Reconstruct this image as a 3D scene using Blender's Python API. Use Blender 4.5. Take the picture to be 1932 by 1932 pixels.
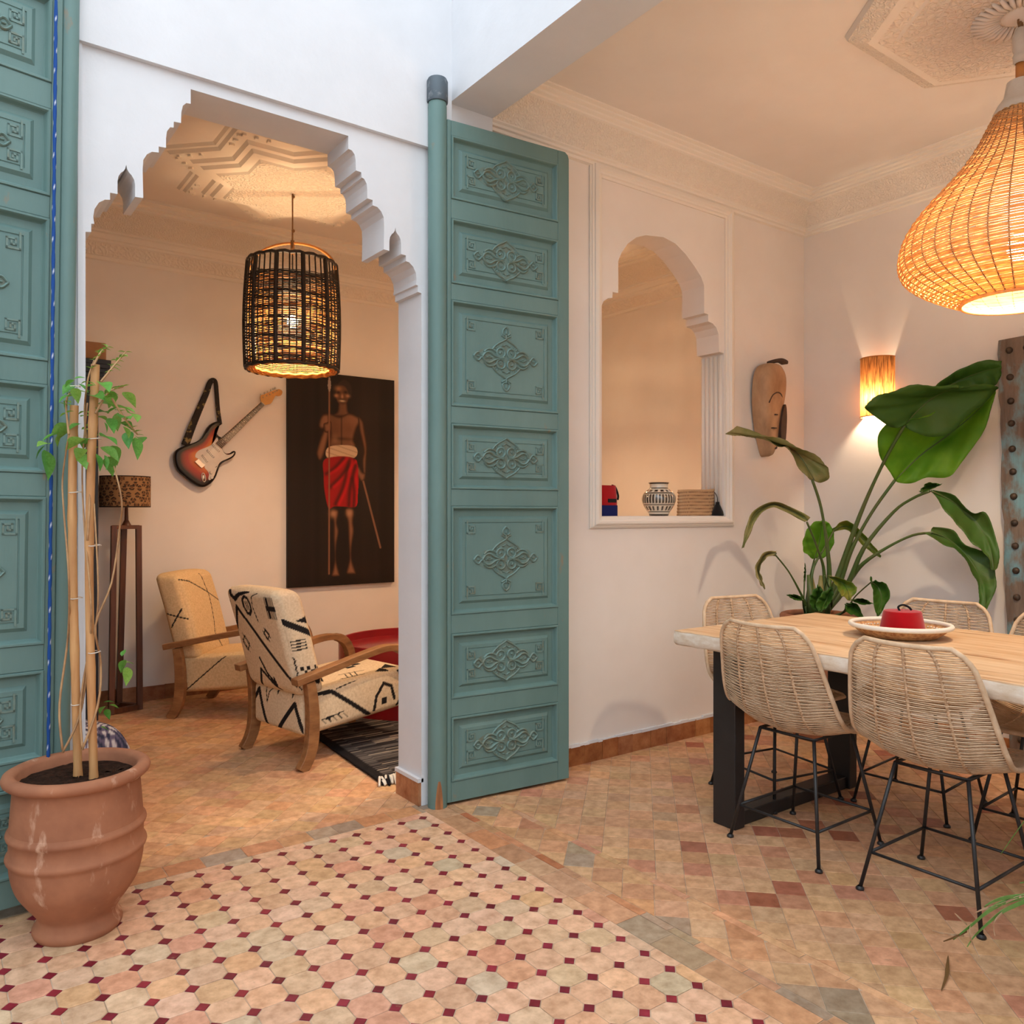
import bpy, math, random
import numpy as np
from mathutils import Vector, Matrix
PI = math.pi
for o in list(bpy.data.objects):
    bpy.data.objects.remove(o)
SC = bpy.context.scene
COL = SC.collection

# ---------------------------------------------------------------- camera
CAMP = (-1.75, -2.957, 1.25)
cam_d = bpy.data.cameras.new('camera')
cam = bpy.data.objects.new('camera', cam_d)
COL.objects.link(cam)
cam.location = CAMP
cam.rotation_euler = (PI / 2, 0, math.radians(53.858 - 90))
cam_d.sensor_fit = 'HORIZONTAL'
cam_d.sensor_width = 36.0
cam_d.lens = 36.0 * 1522.0 / 1932.0
cam_d.clip_start = 0.05
SC.camera = cam
# ---------------------------------------------------------------- exposure
SC.view_settings.view_transform = 'Standard'
SC.view_settings.look = 'None'
SC.view_settings.exposure = 0.0
SC.view_settings.gamma = 1.0
SC.view_settings.use_curve_mapping = False
# ---------------------------------------------------------------- sky: even bright overcast over the open courtyard
wd = bpy.data.worlds.new('world')
SC.world = wd
wd.use_nodes = True
bgn = wd.node_tree.nodes['Background']
bgn.inputs[0].default_value = (0.86, 0.94, 1.0, 1)
bgn.inputs[1].default_value = 2.8
LAMP_WARM = (1.0, 0.68, 0.38)
LAMP_SOFT = (1.0, 0.80, 0.56)

def lin(c):
    c = c / 255.0
    return c / 12.92 if c <= 0.04045 else ((c + 0.055) / 1.055) ** 2.4

def rgb(r, g, b):
    return (lin(r), lin(g), lin(b), 1.0)

# ---------------------------------------------------------------- mesh builder
class MB:
    def __init__(self):
        self.v = []
        self.f = []
        self.c = None      # per-vertex colours
        self.uv = None

    def add(self, vs, fs, cols=None):
        n = len(self.v)
        self.v.extend([tuple(p) for p in vs])
        self.f.extend([tuple(i + n for i in f) for f in fs])
        if cols is not None:
            if self.c is None:
                self.c = [(1, 1, 1, 1)] * n
            self.c.extend(cols)
        elif self.c is not None:
            self.c.extend([(1, 1, 1, 1)] * len(vs))
        return self

    def box(self, x0, y0, z0, x1, y1, z1, M=None):
        vs = [(x0, y0, z0), (x1, y0, z0), (x1, y1, z0), (x0, y1, z0), (x0, y0, z1), (x1, y0, z1), (x1, y1, z1), (x0, y1, z1)]
        if M is not None:
            vs = [M @ Vector(p) for p in vs]
        return self.add(vs, [(0, 3, 2, 1), (4, 5, 6, 7), (0, 1, 5, 4), (1, 2, 6, 5), (2, 3, 7, 6), (3, 0, 4, 7)])

    def prism(self, poly, fn, a, b):
        """poly: 2-d outline; fn(u, v, w) -> 3-d; extruded from w=a to w=b"""
        n = len(poly)
        vs = [fn(u, v, a) for u, v in poly] + [fn(u, v, b) for u, v in poly]
        fs = [tuple(range(n)), tuple(range(2 * n - 1, n - 1, -1))]
        fs += [(i, i + n, (i + 1) % n + n, (i + 1) % n) for i in range(n)]
        return self.add(vs, fs)

    def tube(self, pts, r, sides=6, caps=True, closed=False, flat=1.0, up=None, phase=0.0):
        pts = [Vector(p) for p in pts]
        n = len(pts)
        rs = r if isinstance(r, (list, tuple)) else [r] * n
        vs = []
        prev = None
        for i in range(n):
            if closed:
                t = pts[(i + 1) % n] - pts[i - 1]
            else:
                t = pts[min(i + 1, n - 1)] - pts[max(i - 1, 0)]
            if t.length < 1e-9:
                t = Vector((0, 0, 1))
            t.normalize()
            if up is not None:
                nrm = Vector(up) - t * t.dot(Vector(up))
                if nrm.length < 1e-6:
                    nrm = t.orthogonal()
            elif prev is None:
                nrm = t.orthogonal()
            else:
                nrm = prev - t * t.dot(prev)
                if nrm.length < 1e-6:
                    nrm = t.orthogonal()
            nrm.normalize()
            prev = nrm
            bi = t.cross(nrm)
            for k in range(sides):
                a = 2 * PI * k / sides + phase
                vs.append(pts[i] + nrm * (math.cos(a) * rs[i] * flat) + bi * (math.sin(a) * rs[i]))
        fs = []
        m = n if closed else n - 1
        for i in range(m):
            j = (i + 1) % n
            for k in range(sides):
                l = (k + 1) % sides
                fs.append((i * sides + k, i * sides + l, j * sides + l, j * sides + k))
        if caps and not closed:
            fs.append(tuple(range(sides - 1, -1, -1)))
            fs.append(tuple((n - 1) * sides + k for k in range(sides)))
        return self.add(vs, fs)

    def sweep(self, pts, w, h, up):
        """rectangular bar along pts; w across, h along up"""
        pts = [Vector(p) for p in pts]
        n = len(pts)
        vs = []
        ws = w if isinstance(w, (list, tuple)) else [w] * n
        hs = h if isinstance(h, (list, tuple)) else [h] * n
        for i in range(n):
            t = (pts[min(i + 1, n - 1)] - pts[max(i - 1, 0)]).normalized()
            s = Vector(up).cross(t).normalized()
            u = t.cross(s)
            W, H = ws[i] / 2, hs[i] / 2
            for a, b in ((-1, -1), (1, -1), (1, 1), (-1, 1)):
                vs.append(pts[i] + s * (a * W) + u * (b * H))
        fs = [(3, 2, 1, 0), tuple(4 * (n - 1) + k for k in range(4))]
        for i in range(n - 1):
            for k in range(4):
                l = (k + 1) % 4
                fs.append((4 * i + k, 4 * i + l, 4 * i + 4 + l, 4 * i + 4 + k))
        return self.add(vs, fs)

    def lathe(self, prof, segs=32, c=(0, 0, 0), cap0=False, cap1=False, a0=0.0, a1=2 * PI):
        full = abs(a1 - a0 - 2 * PI) < 1e-6
        m = segs if full else segs + 1
        vs = []
        for r, z in prof:
            for k in range(m):
                a = a0 + (a1 - a0) * k / segs
                vs.append((c[0] + r * math.cos(a), c[1] + r * math.sin(a), c[2] + z))
        fs = []
        for i in range(len(prof) - 1):
            for k in range(segs):
                l = (k + 1) % m
                fs.append((i * m + k, i * m + l, (i + 1) * m + l, (i + 1) * m + k))
        if cap0:
            fs.append(tuple(range(m - 1, -1, -1)))
        if cap1:
            fs.append(tuple((len(prof) - 1) * m + k for k in range(m)))
        return self.add(vs, fs)

    def grid(self, P, wrap=False, cols=None):
        """P: array [nu][nv] of points"""
        nu, nv = len(P), len(P[0])
        vs = [p for row in P for p in row]
        fs = []
        for i in range(nu - 1):
            for j in range(nv - 1):
                fs.append((i * nv + j, i * nv + j + 1, (i + 1) * nv + j + 1, (i + 1) * nv + j))
        return self.add(vs, fs, cols)

    def sphere(self, c, r, n=10, sq=(1, 1, 1)):
        prof = [(max(1e-4, math.sin(PI * i / n)) * r, -math.cos(PI * i / n) * r) for i in range(n + 1)]
        k = len(self.v)
        self.lathe(prof, n + 4)
        for i in range(k, len(self.v)):
            p = self.v[i]
            self.v[i] = (c[0] + p[0] * sq[0], c[1] + p[1] * sq[1], c[2] + p[2] * sq[2])
        return self

    def mesh(self, name, mat=None, smooth=False):
        me = bpy.data.meshes.new(name)
        me.from_pydata(self.v, [], self.f)
        if mat is not None:
            me.materials.append(MAT[mat] if isinstance(mat, str) else mat)
        if self.c is not None:
            at = me.color_attributes.new('col', 'FLOAT_COLOR', 'POINT')
            at.data.foreach_set('color', np.array(self.c, dtype=np.float32).ravel())
        if smooth is True:
            me.polygons.foreach_set('use_smooth', [True] * len(me.polygons))
        elif smooth:
            me.polygons.foreach_set('use_smooth', [True] * len(me.polygons))
            try:
                me.set_sharp_from_angle(angle=math.radians(smooth))
            except Exception:
                pass
        me.update()
        return me

def obj(name, mb, mat=None, parent=None, smooth=False, loc=None, rot=None):
    me = mb if isinstance(mb, bpy.types.Mesh) else mb.mesh(name, mat, smooth)
    o = bpy.data.objects.new(name, me)
    COL.objects.link(o)
    if parent is not None:
        o.parent = parent
    if loc is not None:
        o.location = loc
    if rot is not None:
        o.rotation_euler = rot
    return o

def tag(o, label=None, cat=None, group=None, kind=None):
    if label: o['label'] = label
    if cat: o['category'] = cat
    if group: o['group'] = group
    if kind: o['kind'] = kind
    return o

def thing(name, label, cat, loc=(0, 0, 0), rz=0.0, group=None):
    o = bpy.data.objects.new(name, None)
    COL.objects.link(o)
    o.location = loc
    o.rotation_euler = (0, 0, rz)
    o.empty_display_size = 0.1
    return tag(o, label, cat, group)

def copy_tree(o, parent=None):
    c = o.copy()
    COL.objects.link(c)
    c.parent = parent
    for ch in list(o.children):
        copy_tree(ch, c)
    return c

def bevel(o, w=0.004, seg=2, ang=40):
    m = o.modifiers.new('bevel', 'BEVEL')
    m.width = w
    m.segments = seg
    m.limit_method = 'ANGLE'
    m.angle_limit = math.radians(ang)
    return o

def spline(pts, n, closed=False):
    """Catmull-Rom through pts"""
    P = [np.array(p, float) for p in pts]
    m = len(P)
    out = []
    segs = m if closed else m - 1
    per = max(1, n // segs)
    for i in range(segs):
        if closed:
            a, b, c, d = P[i - 1], P[i], P[(i + 1) % m], P[(i + 2) % m]
        else:
            a, b, c, d = P[max(i - 1, 0)], P[i], P[i + 1], P[min(i + 2, m - 1)]
        for k in range(per):
            t = k / per
            out.append(0.5 * (2 * b + (c - a) * t + (2 * a - 5 * b + 4 * c - d) * t * t + (3 * b - a - 3 * c + d) * t ** 3))
    if not closed:
        out.append(P[-1])
    return [tuple(float(x) for x in p) for p in out]

def clip(poly, x0, y0, x1, y1):
    def cut(P, ins, inter):
        out = []
        for i in range(len(P)):
            a, b = P[i - 1], P[i]
            if ins(b):
                if not ins(a): out.append(inter(a, b))
                out.append(b)
            elif ins(a):
                out.append(inter(a, b))
        return out
    def ix(v):
        return lambda a, b: (v, a[1] + (b[1] - a[1]) * (v - a[0]) / (b[0] - a[0]))
    def iy(v):
        return lambda a, b: (a[0] + (b[0] - a[0]) * (v - a[1]) / (b[1] - a[1]), v)
    for ins, it in ((lambda p: p[0] >= x0, ix(x0)), (lambda p: p[0] <= x1, ix(x1)), (lambda p: p[1] >= y0, iy(y0)), (lambda p: p[1] <= y1, iy(y1))):
        if not poly: return []
        poly = cut(poly, ins, it)
    return poly

# ---------------------------------------------------------------- materials
MAT = {}

def material(name, col, rough=0.6, col2=None, nscale=4.0, ndetail=4.0, lo=0.35, hi=0.7, stretch=(1, 1, 1), bump=0.0, bscale=40.0,
             bstretch=(1, 1, 1), metal=0.0, spec=0.5, col3=None, n3=2.0, lo3=0.6, hi3=0.72, s3=(1, 1, 1), src='noise', trans=0.0, coat=0.0, bdist=0.01, sheen=0.0, world=False):
    m = bpy.data.materials.new(name)
    m.use_nodes = True
    nt = m.node_tree
    N, L = nt.nodes, nt.links
    b = N['Principled BSDF']
    b.inputs['Roughness'].default_value = rough
    b.inputs['Metallic'].default_value = metal
    b.inputs['Specular IOR Level'].default_value = spec
    if coat: b.inputs['Coat Weight'].default_value = coat
    if sheen: b.inputs['Sheen Weight'].default_value = sheen
    tc = N.new('ShaderNodeTexCoord')
    gp = N.new('ShaderNodeNewGeometry')
    def mapped(st):
        mp = N.new('ShaderNodeMapping')
        mp.inputs['Scale'].default_value = st
        L.new(gp.outputs['Position'] if world else tc.outputs['Object'], mp.inputs[0])
        return mp.outputs[0]
    def noise(sc, dt, st, lo_, hi_):
        n = N.new('ShaderNodeTexNoise')
        n.inputs['Scale'].default_value = sc
        n.inputs['Detail'].default_value = dt
        n.inputs['Roughness'].default_value = 0.6
        L.new(mapped(st), n.inputs['Vector'])
        r = N.new('ShaderNodeMapRange')
        r.inputs['From Min'].default_value = lo_
        r.inputs['From Max'].default_value = hi_
        L.new(n.outputs['Fac'], r.inputs['Value'])
        return r.outputs[0]
    def mixc(f, a, c):
        x = N.new('ShaderNodeMix')
        x.data_type = 'RGBA'
        if isinstance(f, float): x.inputs[0].default_value = f
        else: L.new(f, x.inputs[0])
        if hasattr(a, 'is_linked') or hasattr(a, 'node'): L.new(a, x.inputs[6])
        else: x.inputs[6].default_value = a
        if hasattr(c, 'node'): L.new(c, x.inputs[7])
        else: x.inputs[7].default_value = c
        return x.outputs[2]
    if src == 'attr':
        at = N.new('ShaderNodeAttribute')
        at.attribute_name = 'col'
        base = at.outputs['Color']
    elif src == 'object':
        oi = N.new('ShaderNodeObjectInfo')
        base = oi.outputs['Color']
    else:
        base = None
    if col2 is not None:
        f = noise(nscale, ndetail, stretch, lo, hi)
        if base is not None:
            mu = N.new('ShaderNodeMix')
            mu.data_type = 'RGBA'
            mu.blend_type = 'MULTIPLY'
            L.new(f, mu.inputs[0])
            L.new(base, mu.inputs[6])
            mu.inputs[7].default_value = col2
            base = mu.outputs[2]
        else:
            base = mixc(f, col, col2)
    if col3 is not None:
        f3 = noise(n3, 5.0, s3, lo3, hi3)
        base = mixc(f3, base if base is not None else col, col3)
    if base is not None:
        L.new(base, b.inputs['Base Color'])
    else:
        b.inputs['Base Color'].default_value = col
    if bump:
        n = N.new('ShaderNodeTexNoise')
        n.inputs['Scale'].default_value = bscale
        n.inputs['Detail'].default_value = 5.0
        L.new(mapped(bstretch), n.inputs['Vector'])
        bp = N.new('ShaderNodeBump')
        bp.inputs['Strength'].default_value = bump
        bp.inputs['Distance'].default_value = bdist
        L.new(n.outputs['Fac'], bp.inputs['Height'])
        L.new(bp.outputs[0], b.inputs['Normal'])
    if trans:
        tr = N.new('ShaderNodeBsdfTranslucent')
        if base is not None: L.new(base, tr.inputs[0])
        else: tr.inputs[0].default_value = col
        ms = N.new('ShaderNodeMixShader')
        ms.inputs[0].default_value = trans
        L.new(b.outputs[0], ms.inputs[1])
        L.new(tr.outputs[0], ms.inputs[2])
        L.new(ms.outputs[0], N['Material Output'].inputs[0])
    MAT[name] = m
    return m

def emission(name, col, strength):
    m = bpy.data.materials.new(name)
    m.use_nodes = True
    b = m.node_tree.nodes['Principled BSDF']
    b.inputs['Base Color'].default_value = col
    b.inputs['Emission Color'].default_value = col
    b.inputs['Emission Strength'].default_value = strength
    MAT[name] = m

def relief(name, col, scale, depth, kind='cell', rough=0.7, spec=0.3, holes=None):
    """carved plaster: ornament relief from cells and rings, as bump"""
    m = bpy.data.materials.new(name)
    m.use_nodes = True
    N, L = m.node_tree.nodes, m.node_tree.links
    b = N['Principled BSDF']
    b.inputs['Base Color'].default_value = col
    b.inputs['Roughness'].default_value = rough
    b.inputs['Specular IOR Level'].default_value = spec
    tc = N.new('ShaderNodeTexCoord')
    v = N.new('ShaderNodeTexVoronoi')
    v.feature = 'DISTANCE_TO_EDGE'
    v.inputs['Scale'].default_value = scale
    L.new(tc.outputs['Object'], v.inputs['Vector'])
    r = N.new('ShaderNodeMapRange')
    r.inputs['From Min'].default_value = 0.05
    r.inputs['From Max'].default_value = 0.2
    r.inputs['To Min'].default_value = 1
    r.inputs['To Max'].default_value = 0
    L.new(v.outputs['Distance'], r.inputs['Value'])
    w = N.new('ShaderNodeTexVoronoi')
    w.inputs['Scale'].default_value = scale * 0.37
    L.new(tc.outputs['Object'], w.inputs['Vector'])
    mu = N.new('ShaderNodeMath')
    mu.operation = 'MULTIPLY'
    mu.inputs[1].default_value = 26.0
    L.new(w.outputs['Distance'], mu.inputs[0])
    si = N.new('ShaderNodeMath')
    si.operation = 'SINE'
    L.new(mu.outputs[0], si.inputs[0])
    ad = N.new('ShaderNodeMath')
    ad.operation = 'MULTIPLY_ADD'
    ad.inputs[1].default_value = 0.35
    L.new(si.outputs[0], ad.inputs[0])
    L.new(r.outputs[0], ad.inputs[2])
    bp = N.new('ShaderNodeBump')
    bp.inputs['Strength'].default_value = 0.7
    bp.inputs['Distance'].default_value = depth
    L.new(ad.outputs[0], bp.inputs['Height'])
    L.new(bp.outputs[0], b.inputs['Normal'])
    MAT[name] = m

material('plaster_out', rgb(221, 223, 227), 0.85, col2=rgb(214, 216, 220), nscale=3, bump=0.25, bscale=18, spec=0.2, bdist=0.006)
material('plaster_in', rgb(235, 228, 222), 0.8, col2=rgb(229, 221, 214), nscale=2, bump=0.12, bscale=14, spec=0.2, bdist=0.005)
material('plaster_trim', rgb(236, 228, 218), 0.7, spec=0.25)
relief('plaster_lace', rgb(236, 226, 214), 62, 0.004)
relief('plaster_leaf', rgb(236, 226, 214), 34, 0.005)
relief('plaster_medallion', rgb(236, 226, 214), 40, 0.008)
material('teal', rgb(106, 136, 132), 0.5, col2=rgb(90, 120, 117), nscale=3, lo=0.3, hi=0.75, stretch=(1, 1, 0.35), bump=0.15, bscale=30, bstretch=(3, 3, 0.4),
         col3=rgb(142, 118, 92), n3=7, lo3=0.68, hi3=0.78, s3=(2.2, 2.2, 0.8), spec=0.4, bdist=0.004)
material('teal_carving', rgb(106, 134, 129), 0.5, col2=rgb(112, 116, 98), nscale=22, lo=0.45, hi=0.75, spec=0.4)
material('teal_shade_grime', rgb(98, 127, 122), 0.6, col2=rgb(104, 110, 96), nscale=30, lo=.45, hi=.7)  # darker teal puts groove shade into the colour, along with brown dust
material('iron_cap', rgb(86, 96, 104), 0.55, col2=rgb(140, 146, 150), nscale=30, lo=0.55, hi=0.75, metal=0.4, bump=0.3, bscale=60, bdist=0.003)
material('raw_wood', rgb(176, 118, 72), 0.75, col2=rgb(120, 78, 50), nscale=14, stretch=(3, 3, 0.4), bump=0.4, bscale=50, bstretch=(4, 4, .5), bdist=0.004)
material('tile', rgb(200, 160, 120), 0.5, src='object', col2=rgb(206, 196, 186), nscale=26, ndetail=8, lo=0.36, hi=0.72, bump=0.18, bscale=60, spec=0.35, bdist=0.003, world=True, col3=rgb(150, 118, 92), n3=34, lo3=.62, hi3=.86)
material('tile_stuff', rgb(200, 160, 120), 0.5, src='attr', col2=rgb(206, 196, 186), nscale=26, ndetail=8, lo=0.36, hi=0.72, bump=0.18, bscale=60, spec=0.35, bdist=0.003, world=True, col3=rgb(150, 118, 92), n3=34, lo3=.62, hi3=.86)
material('grout', rgb(204, 184, 162), 0.9, col2=rgb(150, 128, 106), nscale=12, spec=0.1)
material('skirting', rgb(186, 128, 84), 0.6, src='object', col2=rgb(196, 168, 150), nscale=18, lo=0.3, hi=0.75, bump=0.3, bscale=40, spec=0.3, bdist=0.004, world=True)
material('terracotta', rgb(172, 116, 86), 0.8, col2=rgb(146, 96, 72), nscale=6, bump=0.25, bscale=30, spec=0.2, col3=rgb(206, 166, 140), n3=9, lo3=0.62, hi3=0.72, s3=(1.5, 1.5, 0.5), bdist=0.004)
material('soil', rgb(62, 42, 32), 0.95, col2=rgb(38, 26, 20), nscale=40, bump=1.0, bscale=70, spec=0.1, bdist=0.02)
material('bamboo', rgb(206, 158, 104), 0.5, col2=rgb(178, 122, 74), nscale=7, stretch=(4, 4, 0.5), bump=0.15, bscale=60, bstretch=(6, 6, .3), bdist=0.003)
material('vine', rgb(190, 150, 106), 0.7, col2=rgb(140, 100, 66), nscale=14)
material('leaf_small', rgb(74, 140, 48), 0.4, src='object', col2=rgb(190, 214, 170), nscale=12, lo=.4, hi=.8, trans=0.3)
material('leaf_dark', rgb(62, 100, 32), 0.5, spec=.3, col2=rgb(62, 98, 30), nscale=5, trans=0.18, bump=0.25, bscale=30, bdist=.004)
material('leaf_bright', rgb(134, 182, 52), 0.5, spec=.3, col2=rgb(100, 158, 40), nscale=5, trans=0.55, bump=0.25, bscale=30, bdist=.004)
material('leaf_dry', rgb(156, 142, 90), 0.55, col2=rgb(112, 118, 58), nscale=7, trans=0.2, col3=rgb(168, 134, 84), n3=5, lo3=.55, hi3=.7)
material('leaf_droop', rgb(70, 106, 40), 0.5, spec=.3, col2=rgb(78, 96, 40), nscale=6, trans=0.2, bump=0.25, bscale=30, bdist=.004)
material('leaf_yellow', rgb(92, 134, 36), 0.4, col2=rgb(178, 160, 76), nscale=6, lo=.4, hi=.65, trans=0.35)
material('petiole', rgb(66, 92, 38), 0.45, col2=rgb(86, 88, 46), nscale=5)
material('grass_green', rgb(96, 150, 66), 0.45, col2=rgb(134, 172, 96), nscale=20, trans=.25)
material('grass_dry', rgb(204, 172, 140), 0.6, trans=.2)
material('grass_brown', rgb(112, 80, 40), 0.6)
material('rattan', rgb(228, 200, 168), 0.55, col2=rgb(206, 174, 140), nscale=30, spec=0.3, trans=0.08)
material('rattan_wrap', rgb(216, 184, 150), 0.6, col2=rgb(150, 112, 80), nscale=80, spec=0.3)
material('black_steel', rgb(30, 29, 30), 0.45, col2=rgb(42, 41, 42), nscale=20, spec=0.5)
material('black_wood', rgb(28, 26, 27), 0.5, col2=rgb(38, 36, 36), nscale=5, col3=rgb(150, 140, 128), n3=16, lo3=0.74, hi3=0.78, bump=0.3, bscale=14, bdist=.004)
material('table_top', rgb(226, 196, 160), 0.5, col2=rgb(198, 154, 110), nscale=3.5, stretch=(5, 0.5, 4), lo=.35, hi=.7, bump=0.12, bscale=10, bstretch=(8, .6, 4), col3=rgb(166, 116, 74), n3=3, lo3=.58, hi3=.70, s3=(8, 0.8, 4), bdist=.003)
material('table_edge', rgb(232, 222, 208), 0.6, col2=rgb(208, 186, 160), nscale=7, stretch=(2, 2, 6), bump=0.5, bscale=16, bdist=.006)
material('basket_white', rgb(232, 226, 214), 0.7, bump=.5, bscale=120, bdist=.003)
material('basket_tan', rgb(206, 160, 110), 0.7, col2=rgb(160, 104, 62), nscale=60, lo=.4, hi=.65, bump=.6, bscale=90, bdist=.004)
material('felt_red', rgb(172, 4, 18), 0.9, col2=rgb(158, 3, 15), nscale=20, spec=.1, sheen=.3)
material('felt_black', rgb(22, 20, 22), 0.9, spec=.2, sheen=.2)
material('felt_navy', rgb(32, 38, 92), 0.9, spec=.1)
material('glaze', rgb(220, 210, 192), 0.15, src='attr', spec=.6, coat=.5)
material('straw_pouch', rgb(190, 150, 110), 0.75, src='attr', bump=.7, bscale=110, bdist=.004)
material('mask_wood', rgb(186, 148, 112), 0.65, col2=rgb(150, 112, 80), nscale=10, stretch=(1, 1, .5), bump=.25, bscale=40, bdist=.003)
material('mask_dark', rgb(70, 48, 36), 0.7, col2=rgb(48, 32, 24), nscale=12)
material('old_blue', rgb(126, 108, 94), 0.8, col2=rgb(98, 82, 70), nscale=9, stretch=(3, 3, .5), lo=.3, hi=.7, bump=.7, bscale=20, bstretch=(4, 4, .6), col3=rgb(112, 150, 158), n3=4.5, lo3=.50, hi3=.62, s3=(1.5, 1.5, .8), bdist=.008)
material('iron_stud', rgb(62, 52, 46), 0.6, metal=.6, col2=rgb(90, 74, 60), nscale=30)
material('black_wicker', rgb(30, 24, 22), 0.55, col2=rgb(44, 34, 28), nscale=50)
material('straw_inner', rgb(222, 160, 84), 0.6, col2=rgb(196, 128, 60), nscale=40, trans=.25)
material('cane', rgb(216, 150, 80), 0.5, col2=rgb(190, 118, 56), nscale=10)
material('rattan_lamp', rgb(236, 196, 138), 0.55, col2=rgb(216, 168, 108), nscale=18, trans=.40)
material('rattan_lamp_dark', rgb(150, 104, 66), 0.6)
material('cord', rgb(150, 112, 72), 0.8, col2=rgb(110, 78, 48), nscale=60)
material('tape_white', rgb(214, 204, 190), 0.7, bump=.4, bscale=60, bdist=.004)
material('burlap', rgb(186, 128, 70), 0.85, col2=rgb(96, 60, 30), nscale=9, stretch=(22, 22, 1.2), lo=.40, hi=.60, trans=.30)
emission('bulb', (1.0, 0.72, 0.36, 1), 40.0)
material('walnut', rgb(104, 58, 32), 0.45, col2=rgb(74, 38, 20), nscale=8, stretch=(5, 5, .5))
material('teak', rgb(158, 110, 68), 0.5, col2=rgb(122, 80, 46), nscale=9, stretch=(1, 4, 4), bump=.15, bscale=30, bdist=.003)
material('kilim', rgb(226, 206, 178), 0.9, src='attr', col2=rgb(232, 226, 218), nscale=90, spec=.1, bump=.25, bscale=160, bdist=.002)
material('paint', rgb(30, 24, 20), 0.55, src='attr', spec=.25)
material('canvas_edge', rgb(26, 20, 17), 0.7)
material('gloss_attr', rgb(120, 40, 10), 0.28, src='attr', spec=.3)
material('gloss_black', rgb(16, 14, 13), 0.15, coat=.6)
material('pearl', rgb(214, 204, 194), 0.4, col2=rgb(200, 190, 180), nscale=12)
material('chrome', rgb(200, 192, 180), 0.38, metal=1.0)
material('fretboard', rgb(46, 30, 22), 0.45, col2=rgb(64, 42, 28), nscale=20)
material('maple', rgb(206, 150, 78), 0.3, col2=rgb(186, 128, 60), nscale=8)
material('strap', rgb(30, 24, 20), 0.8, col2=rgb(134, 112, 66), nscale=26, lo=.55, hi=.62)
material('leopard', rgb(120, 86, 54), 0.85, src='attr', trans=.06)
material('red_lacquer', rgb(150, 22, 34), 0.3, col2=rgb(136, 18, 28), nscale=3, coat=.3)
material('rug', rgb(54, 50, 50), 0.95, src='attr', bump=.6, bscale=120, bdist=.006, spec=.05)
material('navy_paint', rgb(34, 42, 56), 0.5, col2=rgb(26, 33, 46), nscale=6)
material('box_brown', rgb(172, 128, 92), 0.8, col2=rgb(156, 112, 78), nscale=5)
material('cushion_blue', rgb(110, 106, 134), 0.9, src='attr', spec=.1)
material('rope_blue', rgb(36, 84, 160), 0.8, src='attr', spec=.2)
material('amber_glass', rgb(190, 130, 70), 0.2, spec=.6)
# ================================================================ STRUCTURE
def struct(name, mb, mat, parent=None, label=None, smooth=False):
    o = obj(name, mb, mat, parent, smooth)
    if parent is None:
        tag(o, label, None, None, 'structure')
    return o

YA, YB, YS = 0.04, 0.08, 0.245        # arch wall face, niche wall face, salon-side face
XC = 2.76                             # far dining wall
YSB = 2.79                            # salon back wall
ZC = 3.20                             # ceilings
XSR = 2.87                            # salon right wall
xz = lambda u, v, w: (u, w, v)

# ---- wall with the scalloped arch
AC = -0.676
half = [(.303, 2.757), (.303, 2.705), (.318, 2.703), (.330, 2.690), (.335, 2.665), (.336, 2.627), (.360, 2.625), (.361, 2.604), (.372, 2.602),
        (.383, 2.585), (.386, 2.560), (.386, 2.526), (.410, 2.524), (.410, 2.503), (.432, 2.500), (.448, 2.487), (.460, 2.465), (.462, 2.430), (.460, 2.333),
        (.486, 2.331), (.486, 2.372), (.489, 2.389), (.497, 2.402), (.506, 2.411), (.511, 2.420), (.514, 2.434), (.517, 2.420), (.522, 2.411), (.531, 2.402), (.538, 2.389), (.541, 2.372), (.541, 2.328), (.564, 2.327),
        (.564, 2.303), (.580, 2.300), (.598, 2.286), (.611, 2.262), (.615, 2.235), (.612, 2.212), (.621, 2.210), (.621, 2.183), (.638, 2.180), (.638, 0.0)]
right = [(AC + u, z) for u, z in half]
left = [(AC - u, z) for u, z in reversed(half)]
b = MB()
b.prism([(-4.6, 0.0)] + left + right + [(0.33, 0.0), (0.33, ZC), (-4.6, ZC)], xz, YA, YS)
wall_arch = struct('wall_arch', b, 'plaster_out', label='white plaster wall with the scalloped arch opening')
b = MB()
b.box(-4.6, 0.018, 2.80, 0.10, YA + 0.01, 4.3)
b.box(-4.6, YA + 0.01, ZC - 0.01, 0.10, YS, 4.3)
struct('wall_upper', b, 'plaster_out', label='tall white courtyard wall above the arch')

# shallow vertical fillet beside the arch field, as in the plaster panel's edge
b = MB()
b.box(-1.338, 0.03, 0.0, -1.325, YA + 0.005, 2.80)
struct('trim_1', b, 'plaster_out', label='narrow plaster edge strip beside the arch')

# ---- beam and upper wall over the dining side
b = MB()
b.box(0.10, -8.0, 3.03, 0.33, YA, 4.3)
struct('wall_beam', b, 'plaster_out', label='white wall over the wide dining opening, with a flat underside')

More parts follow.
